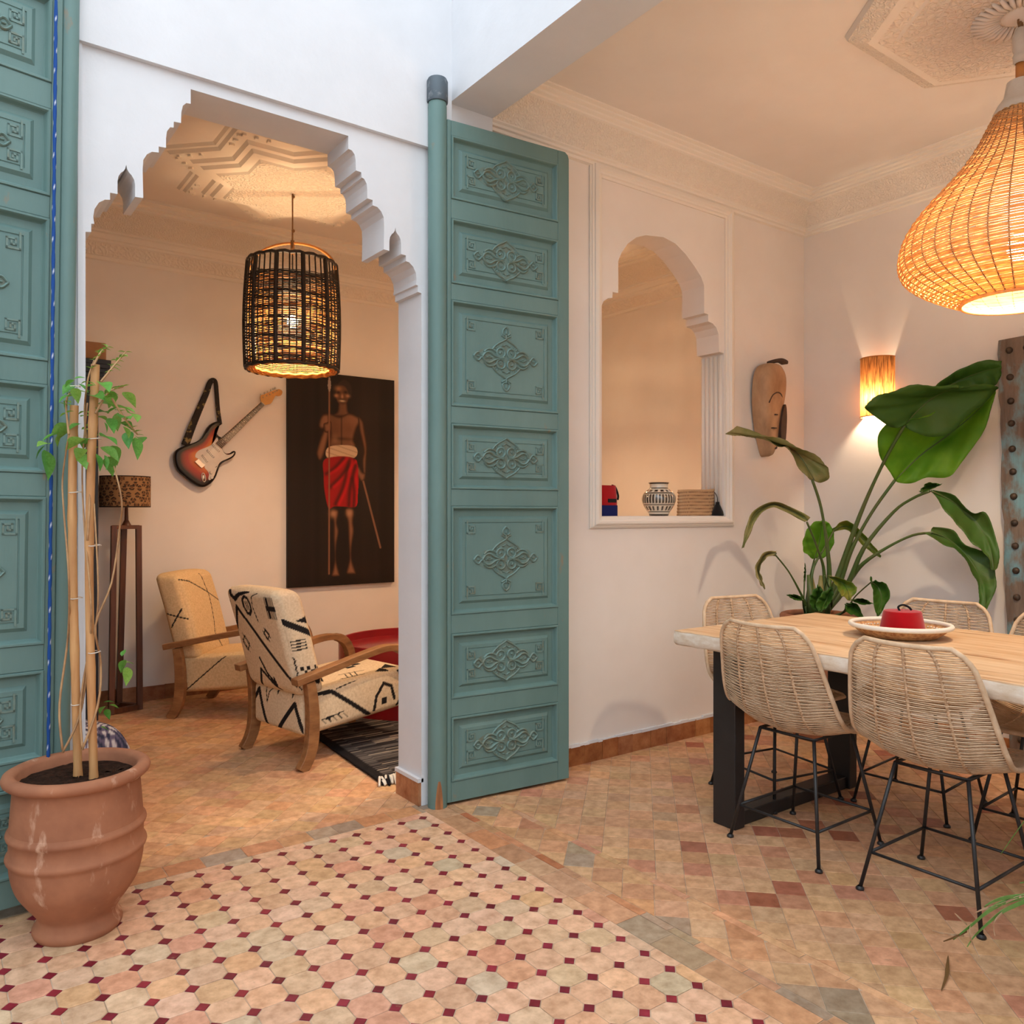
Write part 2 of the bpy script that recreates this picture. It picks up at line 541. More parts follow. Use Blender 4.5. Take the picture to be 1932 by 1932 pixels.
# ---- wall with the niche window
NP = [(1.024, 1.228), (1.018, 2.24), (1.024, 2.285), (1.045, 2.322), (1.075, 2.342), (1.105, 2.347), (1.107, 2.378), (1.147, 2.380), (1.147, 2.545), (1.170, 2.592),
      (1.215, 2.648), (1.275, 2.692), (1.345, 2.718), (1.48, 2.735), (1.575, 2.718), (1.655, 2.678), (1.730, 2.622), (1.785, 2.572), (1.811, 2.530),
      (1.811, 2.372), (1.846, 2.370), (1.846, 2.330), (1.885, 2.324), (1.915, 2.305), (1.935, 2.270), (1.941, 2.168), (1.981, 2.166), (1.981, 1.228)]
k = 13   # apex index
b = MB()
b.prism([(0.33, 0), (1.48, 0), (1.48, 1.228)] + NP[:k + 1] + [(1.48, ZC), (0.33, ZC)], xz, YB, YS)
b.prism([(1.48, 0), (XSR + .1, 0), (XSR + .1, ZC), (1.48, ZC)] + NP[k:] + [(1.48, 1.228)], xz, YB, YS)
wall_niche = struct('wall_niche', b, 'plaster_in', label='cream dining wall with an arched niche window')
# fluted lower jamb of the niche (right side)
for i in range(5):
    b = MB()
    y = YB + 0.012 + i * 0.032
    b.tube([(1.981, y + .012, 1.23), (1.981, y + .012, 2.155)], 0.0115, 8)
    obj('flute', b, 'plaster_trim', wall_niche, True)

def frame_member(mb, pts, prof, up):
    pass

# moulded frame round the niche: three stepped bars per side
FX0, FX1, FZ0, FZ1 = 0.945, 2.062, 1.168, 3.0
fr = bpy.data.objects.new('trim_2', None)
COL.objects.link(fr)
tag(fr, 'stepped white moulding framing the niche window', None, None, 'structure')
FZ1 = 3.02
mould = [(0.0, 0.0), (0.0, .010), (.008, .012), (.010, .017), (.022, .019), (.024, .026), (.034, .030), (.046, .030), (.052, .022), (.062, .020), (.066, .012), (.078, .010), (.078, 0.0)]
def mring(a):
    k = .72
    return [(FX0 + a, FZ0 + a * k), (FX1 - a, FZ0 + a * k), (FX1 - a, FZ1 - a), (FX0 + a, FZ1 - a)]
for side in range(4):
    b = MB()
    rows = []
    for a, d in mould:
        P = mring(a)
        A, B2 = P[side], P[(side + 1) % 4]
        rows.append([(A[0], YB - d, A[1]), (B2[0], YB - d, B2[1])])
    b.grid(rows)
    obj('moulding', b, 'plaster_trim', fr, 25)

# ---- remaining dining walls
b = MB(); b.box(XC, -5.0, 0, XC + .15, YB, ZC)
struct('wall_dining_far', b, 'plaster_in', label='cream dining wall behind the sconce and tall plant')
b = MB(); b.box(0.2, -5.15, 0, XC + .15, -5.0, ZC)
struct('wall_dining_side', b, 'plaster_in', label='cream dining side wall out of view')
# ---- salon walls
b = MB(); b.box(-2.3, YSB, 0, XSR + .1, YSB + .15, 3.4)
struct('wall_salon_back', b, 'plaster_in', label='cream salon wall with guitar and painting')
b = MB(); b.box(XSR, YS, 0, XSR + .15, YSB, 3.4)
struct('wall_salon_right', b, 'plaster_in', label='cream salon end wall seen through the niche')
b = MB(); b.box(-2.4, YS, 0, -2.25, YSB, 3.4)
struct('wall_salon_left', b, 'plaster_in', label='cream salon left wall')
# ---- rest of the courtyard, behind and left of the camera
b = MB(); b.box(-4.75, -8.0, 0, -4.6, YS, 4.3)
struct('wall_courtyard_left', b, 'plaster_out', label='white courtyard wall at the left')
b = MB(); b.box(-4.75, -8.15, 0, 0.33, -8.0, 4.3)
struct('wall_courtyard_back', b, 'plaster_out', label='white courtyard wall behind the viewer')

# ---- ceilings
b = MB(); b.box(0.33, -5.0, ZC, XC + .1, YB, ZC + .12)
struct('ceiling', b, 'plaster_in', label='plain cream dining ceiling')
b = MB(); b.box(-2.3, YS, ZC, XSR + .1, YSB + .1, ZC + .12)
struct('ceiling_salon', b, 'plaster_in', label='cream salon ceiling')

# ---- cornices: profile strips swept along a wall; p = distance from wall, z
def cornice(name, label, prof, a, c, inward, mats, m0=0, m1=0):
    """a,c: wall line ends (x,y); inward: unit (x,y) into room"""
    root = bpy.data.objects.new(name, None)
    COL.objects.link(root)
    tag(root, label, None, None, 'structure')
    for nm, pts, m in prof:
        b = MB()
        P = []
        n = 24
        for i in range(n + 1):
            t = i / n
            L = math.hypot(c[0] - a[0], c[1] - a[1])
            dx, dy = (c[0] - a[0]) / L, (c[1] - a[1]) / L
            row = []
            for p, z in pts:
                s_ = m0 * p + (L - m0 * p - m1 * p) * t
                row.append((a[0] + dx * s_ + inward[0] * p, a[1] + dy * s_ + inward[1] * p, z))
            P.append(row)
        b.grid(P)
        obj(nm, b, m, root, 30)
    return root
prof_d = [('lower_moulding', [(0, 2.985), (.018, 2.99), (.018, 3.005), (.03, 3.008), (.03, 3.02), (.042, 3.026), (.042, 3.032)], 'plaster_trim'),
          ('carved_frieze', [(.042, 3.032), (.062, 3.07), (.095, 3.115), (.128, 3.142)], 'plaster_lace'),
          ('upper_moulding', [(.128, 3.142), (.14, 3.146), (.14, 3.156), (.155, 3.162), (.155, 3.172), (.172, 3.178), (.172, 3.188), (.19, 3.192), (.19, 3.201)], 'plaster_trim')]
cornice('trim_3', 'carved plaster cornice above the niche window', prof_d, (0.33, YB), (XC, YB), (0, -1), None, 0, 1)
cornice('trim_4', 'carved plaster cornice above the sconce wall', prof_d, (XC, YB), (XC, -5.0), (-1, 0), None, 1, 0)
prof_s = [('lower_moulding', [(0, 2.865), (.012, 2.872), (.012, 2.892), (.02, 2.896)], 'plaster_trim'),
          ('leaf_frieze', [(.02, 2.896), (.03, 2.93), (.045, 2.965)], 'plaster_leaf'),
          ('step_moulding', [(.045, 2.965), (.06, 2.972), (.06, 2.985), (.075, 2.99), (.08, 3.02), (.10, 3.026), (.10, 3.036), (.115, 3.04)], 'plaster_trim'),
          ('carved_frieze', [(.115, 3.04), (.15, 3.07), (.20, 3.11), (.26, 3.135)], 'plaster_lace'),
          ('upper_moulding', [(.26, 3.135), (.275, 3.14), (.275, 3.155), (.30, 3.16), (.30, 3.175), (.34, 3.185), (.34, 3.201)], 'plaster_trim')]
cornice('trim_5', 'layered plaster cornice along the salon back wall', prof_s, (-2.25, YSB), (XSR, YSB), (0, -1), None, 0, 1)
cornice('trim_6', 'layered plaster cornice seen through the niche', prof_s, (XSR, YSB), (XSR, YS), (-1, 0), None, 1, 0)

# ---- star medallion on the salon ceiling
star = bpy.data.objects.new('ceiling_star', None)
COL.objects.link(star)
star.location = (0.02, 1.62, ZC)
tag(star, 'stepped eight-pointed plaster star on the salon ceiling', 'ceiling ornament')
def star_poly(R):
    out = []
    for i in range(16):
        r = R if i % 2 == 0 else R * 0.765
        a = i * PI / 8
        out.append((r * math.cos(a), r * math.sin(a)))
    return out
def star_ring(name, R0, z0, R1, z1, m):
    b = MB()
    A, B2 = star_poly(R0), star_poly(R1)
    b.add([(x, y, z0) for x, y in A] + [(x, y, z1) for x, y in B2], [(i, (i + 1) % 16, (i + 1) % 16 + 16, i + 16) for i in range(16)])
    return obj(name, b, m, star)
zz = 0.0
for nm, R0, z0, R1, z1, m in [('outer_step', .76, 0, .74, -.014, 'plaster_trim'), ('outer_step', .74, -.014, .72, -.016, 'plaster_trim'), ('outer_step', .72, -.016, .70, -.032, 'plaster_trim'),
                              ('dentil_band', .70, -.032, .60, -.034, 'plaster_trim'), ('middle_step', .60, -.034, .58, -.052, 'plaster_trim'), ('middle_step', .58, -.052, .545, -.055, 'plaster_trim'),
                              ('middle_step', .545, -.055, .525, -.072, 'plaster_trim'), ('inner_step', .525, -.072, .46, -.076, 'plaster_trim'), ('inner_step', .46, -.076, .445, -.086, 'plaster_trim')]:
    star_ring(nm, R0, z0, R1, z1, m)
b = MB()
b.add([(x, y, -.086) for x, y in star_poly(.445)], [tuple(range(16))])
obj('carved_centre', b, 'plaster_medallion', star)
b = MB()
for i in range(8):
    a = i * PI / 4
    for s in (-1, 1):
        for k in range(3):
            rr, off = .655 - k * .045, (.012 + k * .045)
            ca, sa = math.cos(a), math.sin(a)
            px, py = rr * ca - s * off * sa, rr * sa + s * off * ca
            M = Matrix.Translation((px, py, -.038)) @ Matrix.Rotation(a + s * PI / 4, 4, 'Z')
            b.box(-.012, -.008, -.006, .012, .008, .008, M)
tag(obj('dentil', b, 'plaster_trim', star), kind='stuff')

# ---- octagonal medallion on the dining ceiling
med = bpy.data.objects.new('ceiling_medallion', None)
COL.objects.link(med)
med.location = (1.62, -1.62, ZC)
tag(med, 'carved octagonal plaster medallion above the rattan pendant', 'ceiling ornament')
OCT = [(.316, .53), (.58, .19), (.58, -.19), (.316, -.53), (-.316, -.53), (-.58, -.19), (-.58, .19), (-.316, .53)]
def oct_ring(name, s0, z0, s1, z1, m):
    b = MB()
    b.add([(x * s0, y * s0, z0) for x, y in OCT] + [(x * s1, y * s1, z1) for x, y in OCT], [(i, (i + 1) % 8, (i + 1) % 8 + 8, i + 8) for i in range(8)])
    obj(name, b, m, med)
oct_ring('edge_moulding', 1.0, 0, .985, -.022, 'plaster_trim')
oct_ring('outer_band', .985, -.022, .86, -.05, 'plaster_lace')
oct_ring('plain_band', .86, -.05, .80, -.054, 'plaster_trim')
oct_ring('guilloche_band', .80, -.054, .70, -.058, 'plaster_leaf')
oct_ring('plain_band', .70, -.058, .68, -.064, 'plaster_trim')
b = MB(); b.add([(x * .68, y * .68, -.064) for x, y in OCT], [tuple(range(8))])
obj('carved_field', b, 'plaster_medallion', med)
for i in range(36):
    a = 2 * PI * i / 36
    b = MB()
    b.tube([(.07 * math.cos(a), .07 * math.sin(a), -.066), (.12 * math.cos(a), .12 * math.sin(a), -.072), (.165 * math.cos(a), .165 * math.sin(a), -.066)], [.004, .010, .006], 6)
    obj('petal', b, 'plaster_trim', med, True)
b = MB(); b.lathe([(.001, -.085), (.04, -.08), (.062, -.068), (.066, -.062)], 24)
obj('boss', b, 'plaster_trim', med, True)

# ================================================================ FLOORS
random.seed(11)
FW = Vector((math.cos(math.radians(53.858)), math.sin(math.radians(53.858)), 0))
RT = Vector((math.sin(math.radians(53.858)), -math.cos(math.radians(53.858)), 0))
def view(p):
    d = Vector((p[0] - CAMP[0], p[1] - CAMP[1], 0))
    t = d.dot(FW)
    if t < .1: return None
    return d.dot(RT) / t, (CAMP[2]) / t, t
def in_view(p, m=1.03):
    q = view(p)
    return q is not None and abs(q[0]) < .6347 * m and q[1] < .6347 * m

PAL_OCT = [(225, 183, 151), (221, 177, 143), (227, 189, 159), (217, 183, 151), (223, 175, 141), (229, 187, 153), (215, 161, 131), (209, 187, 161), (225, 181, 141), (219, 189, 157), (223, 181, 149)]
PAL_SQ = [(220, 171, 130), (216, 165, 124), (222, 175, 134), (214, 169, 126), (218, 163, 126), (210, 169, 128), (222, 179, 134), (212, 159, 120), (216, 171, 130), (206, 163, 128), (220, 167, 124), (218, 173, 130), (214, 167, 128), (202, 143, 112)]
PAL_BAND = [(196, 150, 116), (206, 158, 118), (178, 154, 128), (200, 160, 128), (168, 148, 126), (204, 146, 108)]
def jit(c, s=7):
    d = random.uniform(-s, s)
    return rgb(max(0, min(255, c[0] + d + random.uniform(-4, 4))), max(0, min(255, c[1] + d)), max(0, min(255, c[2] + d + random.uniform(-4, 4))))

class Floor:
    def __init__(self, name, label, x0, y0, x1, y1, extra=()):
        b = MB()
        b.box(x0, y0, -.06, x1, y1, -.0022)
        for e in extra: b.box(e[0], e[1], -.06, e[2], e[3], -.0022)
        self.o = struct(name, b, 'grout', label=label)
        self.kinds = {}
        self.cache = {}
    def add(self, kind, poly, colr, key=None):
        """poly in world xy, key identifies the shared shape"""
        cx = sum(p[0] for p in poly) / len(poly)
        cy = sum(p[1] for p in poly) / len(poly)
        self.kinds.setdefault(kind, []).append((cx, cy, poly, colr, key))
    def finish(self, limit=295):
        for kind, L in self.kinds.items():
            vis = [e for e in L if in_view(e)]
            rest = [e for e in L if not in_view(e)]
            vis.sort(key=lambda e: view(e)[2])
            stuff = vis[limit:] + rest
            for cx, cy, poly, colr, key in vis[:limit]:
                me = self.cache.get((kind, key)) if key is not None else None
                if me is None:
                    b = MB()
                    tile_shape(b, [(x - cx, y - cy) for x, y in poly])
                    me = b.mesh(kind, 'tile')
                    if key is not None: self.cache[(kind, key)] = me
                o = obj(kind, me, None, self.o, loc=(cx, cy, random.uniform(-.0006, .0004)), rot=(random.uniform(-.004, .004), random.uniform(-.004, .004), 0))
                o.color = colr
            if stuff:
                b = MB()
                b.c = []
                for cx, cy, poly, colr, key in stuff:
                    n0 = len(b.v)
                    tile_shape(b, poly, [colr])
                tag(obj(kind, b, 'tile_stuff', self.o), kind='stuff')

def tile_shape(b, poly, cols=None):
    n = len(poly)
    cx = sum(p[0] for p in poly) / n
    cy = sum(p[1] for p in poly) / n
    ins = [(cx + (x - cx) * .965, cy + (y - cy) * .965) for x, y in poly]
    vs = [(x, y, -.006) for x, y in poly] + [(x, y, -.0010) for x, y in poly] + [(x, y, 0) for x, y in ins]
    fs = [tuple(range(2 * n, 3 * n))]
    for i in range(n):
        j = (i + 1) % n
        fs.append((i, j, n + j, n + i))
        fs.append((n + i, n + j, 2 * n + j, 2 * n + i))
    b.add(vs, fs, cols * (3 * n) if cols else None)

# courtyard: octagons and wine-red dots
fl = Floor('floor_courtyard', 'courtyard floor of tan octagon tiles with wine red dots', -4.6, -8.0, -0.052, -0.03)
PX, PY = 0.0983, 0.0965
X0, Y0 = -0.098, -0.0775
q = 0.0200   # half diagonal of a dot
g = 0.0013
for i in range(0, 46):
    for j in range(0, 82):
        x, y = X0 - i * PX, Y0 - j * PY
        if x < -4.5 or y < -7.9: continue
        e = q - .0012
        r1, r2 = random.uniform(.85, 1.05), random.uniform(.85, 1.05)
        fl.add('dot_tile', [(x + e, y), (x, y + e * r1), (x - e * r2, y), (x, y - e)] if random.random() < .3 else [(x + e, y), (x, y + e), (x - e, y), (x, y - e)],
               jit(random.choice([(136, 34, 52), (126, 30, 48), (146, 42, 58), (118, 28, 46)]), 5))
for i in range(-1, 46):
    for j in range(-1, 82):
        x, y = X0 - (i + .5) * PX, Y0 - (j + .5) * PY
        if x < -4.5 or y < -7.9: continue
        a, c = PX / 2 - g, PY / 2 - g
        P = [(a - q, c), (-(a - q), c), (-a, c - q), (-a, -(c - q)), (-(a - q), -c), (a - q, -c), (a, -(c - q)), (a, c - q)]
        poly = [(x + u, y + v) for u, v in P]
        key = 'full'
        cl = clip(poly, -4.58, -7.98, -0.054, -0.032)
        if len(cl) < 3: continue
        if i < 0 or j < 0: key = None; poly = cl
        if len(poly) < 3: continue
        fl.add('octagon_tile', poly, jit(random.choice(PAL_OCT), 6), key)
fl.finish()

def straight(F, kind, x0, x1, y0, y1, lx, ly, pal, vary=.25):
    """rows of rectangles filling a band; lx/ly nominal sizes"""
    y = y0
    while y < y1 - .004:
        x = x0
        yy = min(y1, y + ly * random.uniform(1 - vary, 1 + vary))
        while x < x1 - .004:
            xx = min(x1, x + lx * (random.uniform(1 - vary, 1 + vary) if lx < x1 - x0 - .01 else 1))
            F.add(kind, [(x + g, y + g), (xx - g, y + g), (xx - g, yy - g), (x + g, yy - g)], jit(random.choice(pal), 7))
            x = xx
        y = yy

def diag(F, kind, x0, y0, x1, y1, ox, oy, s, pal, gap=.0013):
    """square tiles set on the diagonal with a vertex at (ox,oy)"""
    h = s / math.sqrt(2)
    n = int(max(x1 - x0, y1 - y0) / h) + 60
    for i in range(-n, n):
        for j in range(-n, n):
            x, y = ox + (i + j) * h, oy + (i - j) * h
            if x < x0 - h or x > x1 + h or y < y0 - h or y > y1 + h: continue
            e = h - gap
            poly = [(x + e, y), (x, y + e), (x - e, y), (x, y - e)]
            cl = clip(poly, x0, y0, x1, y1)
            if len(cl) < 3: continue
            ar = abs(sum(cl[k - 1][0] * cl[k][1] - cl[k][0] * cl[k - 1][1] for k in range(len(cl)))) / 2
            if ar < .0003: continue
            F.add(kind, cl, jit(random.choice(pal), 7), 'full' if abs(ar - 2 * e * e) < 1e-6 else None)

# dining side: border strips and diagonal squares
fd = Floor('floor_dining', 'dining floor of ochre and terracotta tiles laid on the diagonal', -0.052, -5.0, XC, YB)
straight(fd, 'border_tile', -.052, .045, -3.2, YA, .1, .17, PAL_BAND)
straight(fd, 'strip_tile', .045, .078, -3.2, YA, .05, .13, PAL_BAND + [(190, 120, 84)], .35)
diag(fd, 'worn_tile', .080, -3.2, .235, YA, .155, -1.2, .104, PAL_BAND + PAL_SQ)
straight(fd, 'strip_tile', .235, .266, -3.2, YA, .05, .13, PAL_SQ + [(150, 104, 78), (160, 90, 66)], .4)
diag(fd, 'square_tile', .268, -3.2, XC, YB, .508, -1.196 - .0686, .0965, PAL_SQ + PAL_SQ + [(172, 106, 80), (216, 176, 132)])
b = MB()
b.box(-.05, -5.0, -.006, XC, -3.2, 0)
tag(obj('plain_tile', b, 'grout', fd.o), kind='stuff')
fd.finish()
# salon
fs_ = Floor('floor_salon', 'salon floor of tan terracotta tiles laid on the diagonal', -2.3, YS, XSR, YSB, [(-1.6, -.03, -.052, YS)])
straight(fs_, 'border_tile', -1.6, -.054, -.028, .066, .13, .094, PAL_BAND)
diag(fs_, 'square_tile', AC - .637, .068, AC + .637, YS, .02, .40, .0965, PAL_SQ[:10])
diag(fs_, 'square_tile', -2.2, YS, XSR, YSB, .02, .40, .0965, PAL_SQ[:10])
fs_.finish()

# ---- skirting tiles
def skirt(name, label, a, c, z1, depth, wid, nrm, pal):
    root = bpy.data.objects.new(name, None)
    COL.objects.link(root)
    tag(root, label, None, None, 'structure')
    L = math.hypot(c[0] - a[0], c[1] - a[1])
    d = ((c[0] - a[0]) / L, (c[1] - a[1]) / L)
    t = 0
    while t < L - .01:
        w = min(wid * random.uniform(.85, 1.12), L - t)
        h = z1 * random.uniform(.93, 1.05)
        dd = depth * random.uniform(.85, 1.1)
        b = MB()
        P = []
        for z, k in ((0.0, 0), (0.0, dd), (h, dd), (h, 0)):
            P.append((z, k))
        A = (a[0] + d[0] * (t + .0008), a[1] + d[1] * (t + .0008))
        B2 = (a[0] + d[0] * (t + w - .0008), a[1] + d[1] * (t + w - .0008))
        vs = [(p[0] + nrm[0] * kk, p[1] + nrm[1] * kk, z) for p in (A, B2) for z, kk in P]
        b.add(vs, [(0, 1, 2, 3), (7, 6, 5, 4), (0, 4, 5, 1), (1, 5, 6, 2), (2, 6, 7, 3), (3, 7, 4, 0)])
        o = obj('skirting_tile', b, 'skirting', root)
        o.color = jit(random.choice(pal), 10)
        t += w
PS = [(186, 126, 78), (178, 118, 74), (192, 136, 88), (170, 112, 72)]
skirt('baseboard_niche', 'ochre terracotta skirting under the niche window', (0.33, YB), (XC, YB), .092, .014, .12, (0, -1), PS)
skirt('baseboard_dining', 'ochre terracotta skirting under the sconce wall', (XC, YB - .014), (XC, -3.0), .092, .014, .12, (-1, 0), PS)
skirt('baseboard_salon', 'brown terracotta skirting along the salon back wall', (-2.25, YSB), (XSR, YSB), .10, .014, .14, (0, -1), [(170, 120, 84), (160, 112, 78), (176, 128, 92)])
skirt('baseboard_jamb', 'terracotta skirting on the arch jamb', (AC + .638, YA + .002), (AC + .638, YS), .105, .014, .075, (-1, 0), [(196, 138, 98), (186, 130, 92)])
b = MB(); b.box(AC + .638 - .017, YA, .100, AC + .638 + .01, YS + .003, .116)
struct('trim_7', b, 'plaster_out', label='white plaster lip above the jamb skirting')

b = MB()
random.seed(77)
for k in range(40):
    xa, xb = .33 + k * (XC - .33) / 40, .33 + (k + 1) * (XC - .33) / 40
    b.box(xa, YB - .012 - random.uniform(0, .004), .090, xb, YB + .002, .100 + random.uniform(0, .007))
struct('trim_8', b, 'plaster_out', label='rough white plaster lip above the skirting under the niche')
# ================================================================ DOORS
PANELS = [(2.585, 2.855), (2.225, 2.502), (1.702, 2.155), (1.348, 1.628), (.811, 1.275), (.453, .730), (.100, .374)]
PX0, PX1 = .070, .620

def arabesque(mb, cx, cz, tall, y, sg):
    """carved rosette built of relief ribs"""
    def add(pts, r, n=12):
        P = spline(pts, n)
        mb.tube([(sg * (cx + u), y, cz + w) for u, w in P], r * 1.2, 6, up=(0, 1, 0), flat=1.5)
    for sx in (-1, 1):
        for sz in (-1, 1):
            # volute ring with a curled eye
            add([(sx * (.0275 + .0215 * math.cos(a)), sz * (.0250 + .0205 * math.sin(a))) for a in [k * 2 * PI / 14 - 1.2 for k in range(14)]], .0042, 26)
            add([(sx * .034, sz * .020), (sx * .030, sz * .028), (sx * .024, sz * .026)], .0042, 6)
            # S-stem to the side tip
            add([(sx * .012, sz * .004), (sx * .035, sz * .002), (sx * .060, sz * .010), (sx * .082, sz * .023), (sx * .104, sz * .020), (sx * .118, sz * .004), (sx * .128, -sz * .006)], .0050, 18)
            add([(sx * .052, sz * .026), (sx * .070, sz * .036), (sx * .094, sz * .036), (sx * .112, sz * .022)], .0042, 12)
            add([(sx * .070, -sz * .002), (sx * .088, sz * .004), (sx * .104, -sz * .004)], .0030, 6)
            # ogee to the top and bottom points
            add([(0, sz * .088), (sx * .016, sz * .078), (sx * .040, sz * .066), (sx * .060, sz * .050), (sx * .070, sz * .038)], .0038, 12)
            add([(sx * .003, sz * .064), (sx * .010, sz * .058), (sx * .020, sz * .057)], .0030, 4)
            # side fleur lobes
            add([(sx * .126, sz * .002), (sx * .138, sz * .017), (sx * .150, sz * .015), (sx * .160, sz * .004), (sx * .164, 0)], .0040, 10)
            for k in range(5):
                a = .3 + k * .42
                add([(sx * (.036 + .020 * math.cos(a)), sz * (.030 + .018 * math.sin(a))), (sx * (.036 + .028 * math.cos(a)), sz * (.030 + .026 * math.sin(a)))], .0021, 1)
        add([(sx * .136, 0), (sx * .148, 0)], .0035, 1)
        if tall:
            for sz in (-1, 1):
                add([(0, sz * .090), (sx * .012, sz * .098), (sx * .024, sz * .104)], .0036, 6)
                add([(sx * .006, sz * .104), (sx * .018, sz * .112), (sx * .014, sz * .130), (0, sz * .142)], .0036, 10)
    if tall:
        for sz in (-1, 1):
            add([(0, sz * .088), (0, sz * .106)], .0045, 2)
            add([(0, sz * .112), (0, sz * .128)], .0035, 2)

def key_corner(mb, x, z, sx, sz, y, sg):
    """square spiral in the corner of the raised field"""
    s = .036
    pts = [(-.012, s * .62), (s * .62, s * .62), (s * .62, 0), (0 + .012, 0), (.012, s * .36), (s * .36, s * .36), (s * .36, s * .2)]
    pts = [(0, -.014), (0, s), (s, s), (s, .006), (.012, .006), (.012, s * .66), (s * .66, s * .66), (s * .66, s * .40)]
    for (a, c), (d, e) in zip(pts[:-1], pts[1:]):
        x0, x1 = sorted((x + sx * a, x + sx * d))
        z0, z1 = sorted((z + sz * c, z + sz * e))
        w = .0030
        X = sorted((sg * (x0 - w), sg * (x1 + w)))
        mb.box(X[0], y - .0032, z0 - w, X[1], y + .004, z1 + w)

def leaf_door(name, label, sg, loc, rot, rp):
    root = bpy.data.objects.new(name, None)
    COL.objects.link(root)
    root.location = loc
    root.rotation_euler = rot
    tag(root, label, None, None, 'structure')
    H = 2.92
    YF, YK = -.024, .022
    def bx(nm, x0, za, x1, zb, y0=YF, y1=YK):
        b = MB()
        a, c = sorted((sg * x0, sg * x1))
        b.box(a, y0, za, c, y1, zb)
        return bevel(obj(nm, b, 'teal', root), .003, 2)
    # hinge post
    b = MB()
    b.lathe([(rp, .0), (rp, .05), (rp - .001, .4), (rp - .001, 2.965), (rp - .003, 2.985)], 24, c=(sg * .015, -.002, 0), cap0=True)
    post = obj('hinge_post', b, 'teal', root, 40)
    b = MB()
    b.lathe([(rp + .002, 2.985), (rp + .004, 2.99), (rp + .004, 3.075), (rp - .001, 3.086), (.02, 3.09), (.001, 3.09)], 24, c=(sg * .015, -.002, 0), cap0=True)
    obj('iron_cap', b, 'iron_cap', post, 40)
    b = MB()
    b.add([(sg * (.015 + (rp + .0005) * math.sin(a)), -.002 - (rp + .0007) * math.cos(a), z) for z, w in ((-.0, .42), (.03, .4), (.07, .30), (.095, .22), (.118, .1)) for a in [(-.25 + (-1 + k * .5) * w) for k in range(5)]],
          [(i * 5 + k, i * 5 + k + 1, i * 5 + k + 6, i * 5 + k + 5) for i in range(4) for k in range(4)])
    obj('worn_foot', b, 'raw_wood', post, True)
    bx('stile', rp + .010, .012, PX0, H)
    b = MB()
    a, c = sg * PX1, sg * .682
    pz = [(.012, a), (.012, c), (H - .03, c), (H - .012, c - sg * .006), (H, c - sg * .022), (H, a)]
    b.prism([(x, z) for z, x in pz], lambda u, v, w: (u, w, v), YF, YK)
    bevel(obj('stile', b, 'teal', root), .003, 2)
    ed = [H] + [v for p in PANELS for v in (p[1], p[0])] + [.012]
    for i in range(0, len(ed), 2):
        bx('rail', PX0, ed[i + 1], PX1, ed[i])
    for i, (za, zb) in enumerate(PANELS):
        b = MB()
        rings = [(0, YF - .000), (.002, YF - .0045), (.008, YF - .0045), (.011, YF), (.016, -.010), (.019, -.006), (.044, -.006), (.056, -.0165), (.070, -.0165), (.0715, -.0135), (.0745, -.0135), (.076, -.0165)]
        vs, fs = [], []
        for k, (d, y) in enumerate(rings):
            for x, z in ((PX0 + d, za + d), (PX1 - d, za + d), (PX1 - d, zb - d), (PX0 + d, zb - d)):
                vs.append((sg * x, y, z))
        for k in range(len(rings) - 1):
            for j in range(4):
                l = (j + 1) % 4
                fs.append((4 * k + j, 4 * k + l, 4 * k + 4 + l, 4 * k + 4 + j))
        n = 4 * (len(rings) - 1)
        fs.append((n, n + 1, n + 2, n + 3))
        b.add(vs, fs)
        b.box(min(sg * PX0, sg * PX1), .008, za, max(sg * PX0, sg * PX1), .014, zb)
        pn = obj('panel', b, 'teal', root)
        b = MB()
        arabesque(b, (PX0 + PX1) / 2 * 1.0, (za + zb) / 2, zb - za > .35, -.0165, sg)
        g_ = MB()
        sh = spline([(-.168, 0), (-.140, .026), (-.100, .044), (-.072, .046), (-.040, .074), (0, .094), (.040, .074), (.072, .046), (.100, .044), (.140, .026), (.168, 0), (.140, -.026), (.100, -.044), (.072, -.046), (.040, -.074), (0, -.094), (-.040, -.074), (-.072, -.046), (-.100, -.044), (-.140, -.026)], 60, True)
        cx_, cz_ = (PX0 + PX1) / 2, (za + zb) / 2
        g_.prism([(sg * (cx_ + u * .97), cz_ + w * .97) for u, w in sh], lambda u, v, w: (u, w, v), -.0172, -.012)
        obj('carved_ground', g_, 'teal_shade_grime', pn)  # flat plate, coloured darker so the ribs seem to stand over a recess
        d = .080
        for cx, sx in ((PX0 + d, 1), (PX1 - d, -1)):
            for cz, sz in ((za + d, 1), (zb - d, -1)):
                key_corner(b, cx, cz, sx, sz, -.0165, sg)
        obj('carving', b, 'teal_carving', pn, 60)
    return root
leaf_door('door_1', 'carved teal wooden door leaf standing open beside the arch', 1, (0.0, 0.0, 0.0), (0, 0, math.radians(-5)), .041)
leaf_door('door_2', 'carved teal wooden door leaf cut off by the left edge, blue rope before it', -1, (-1.386, -.004, 0.022), (0, math.radians(.69), math.radians(9.6)), .030)
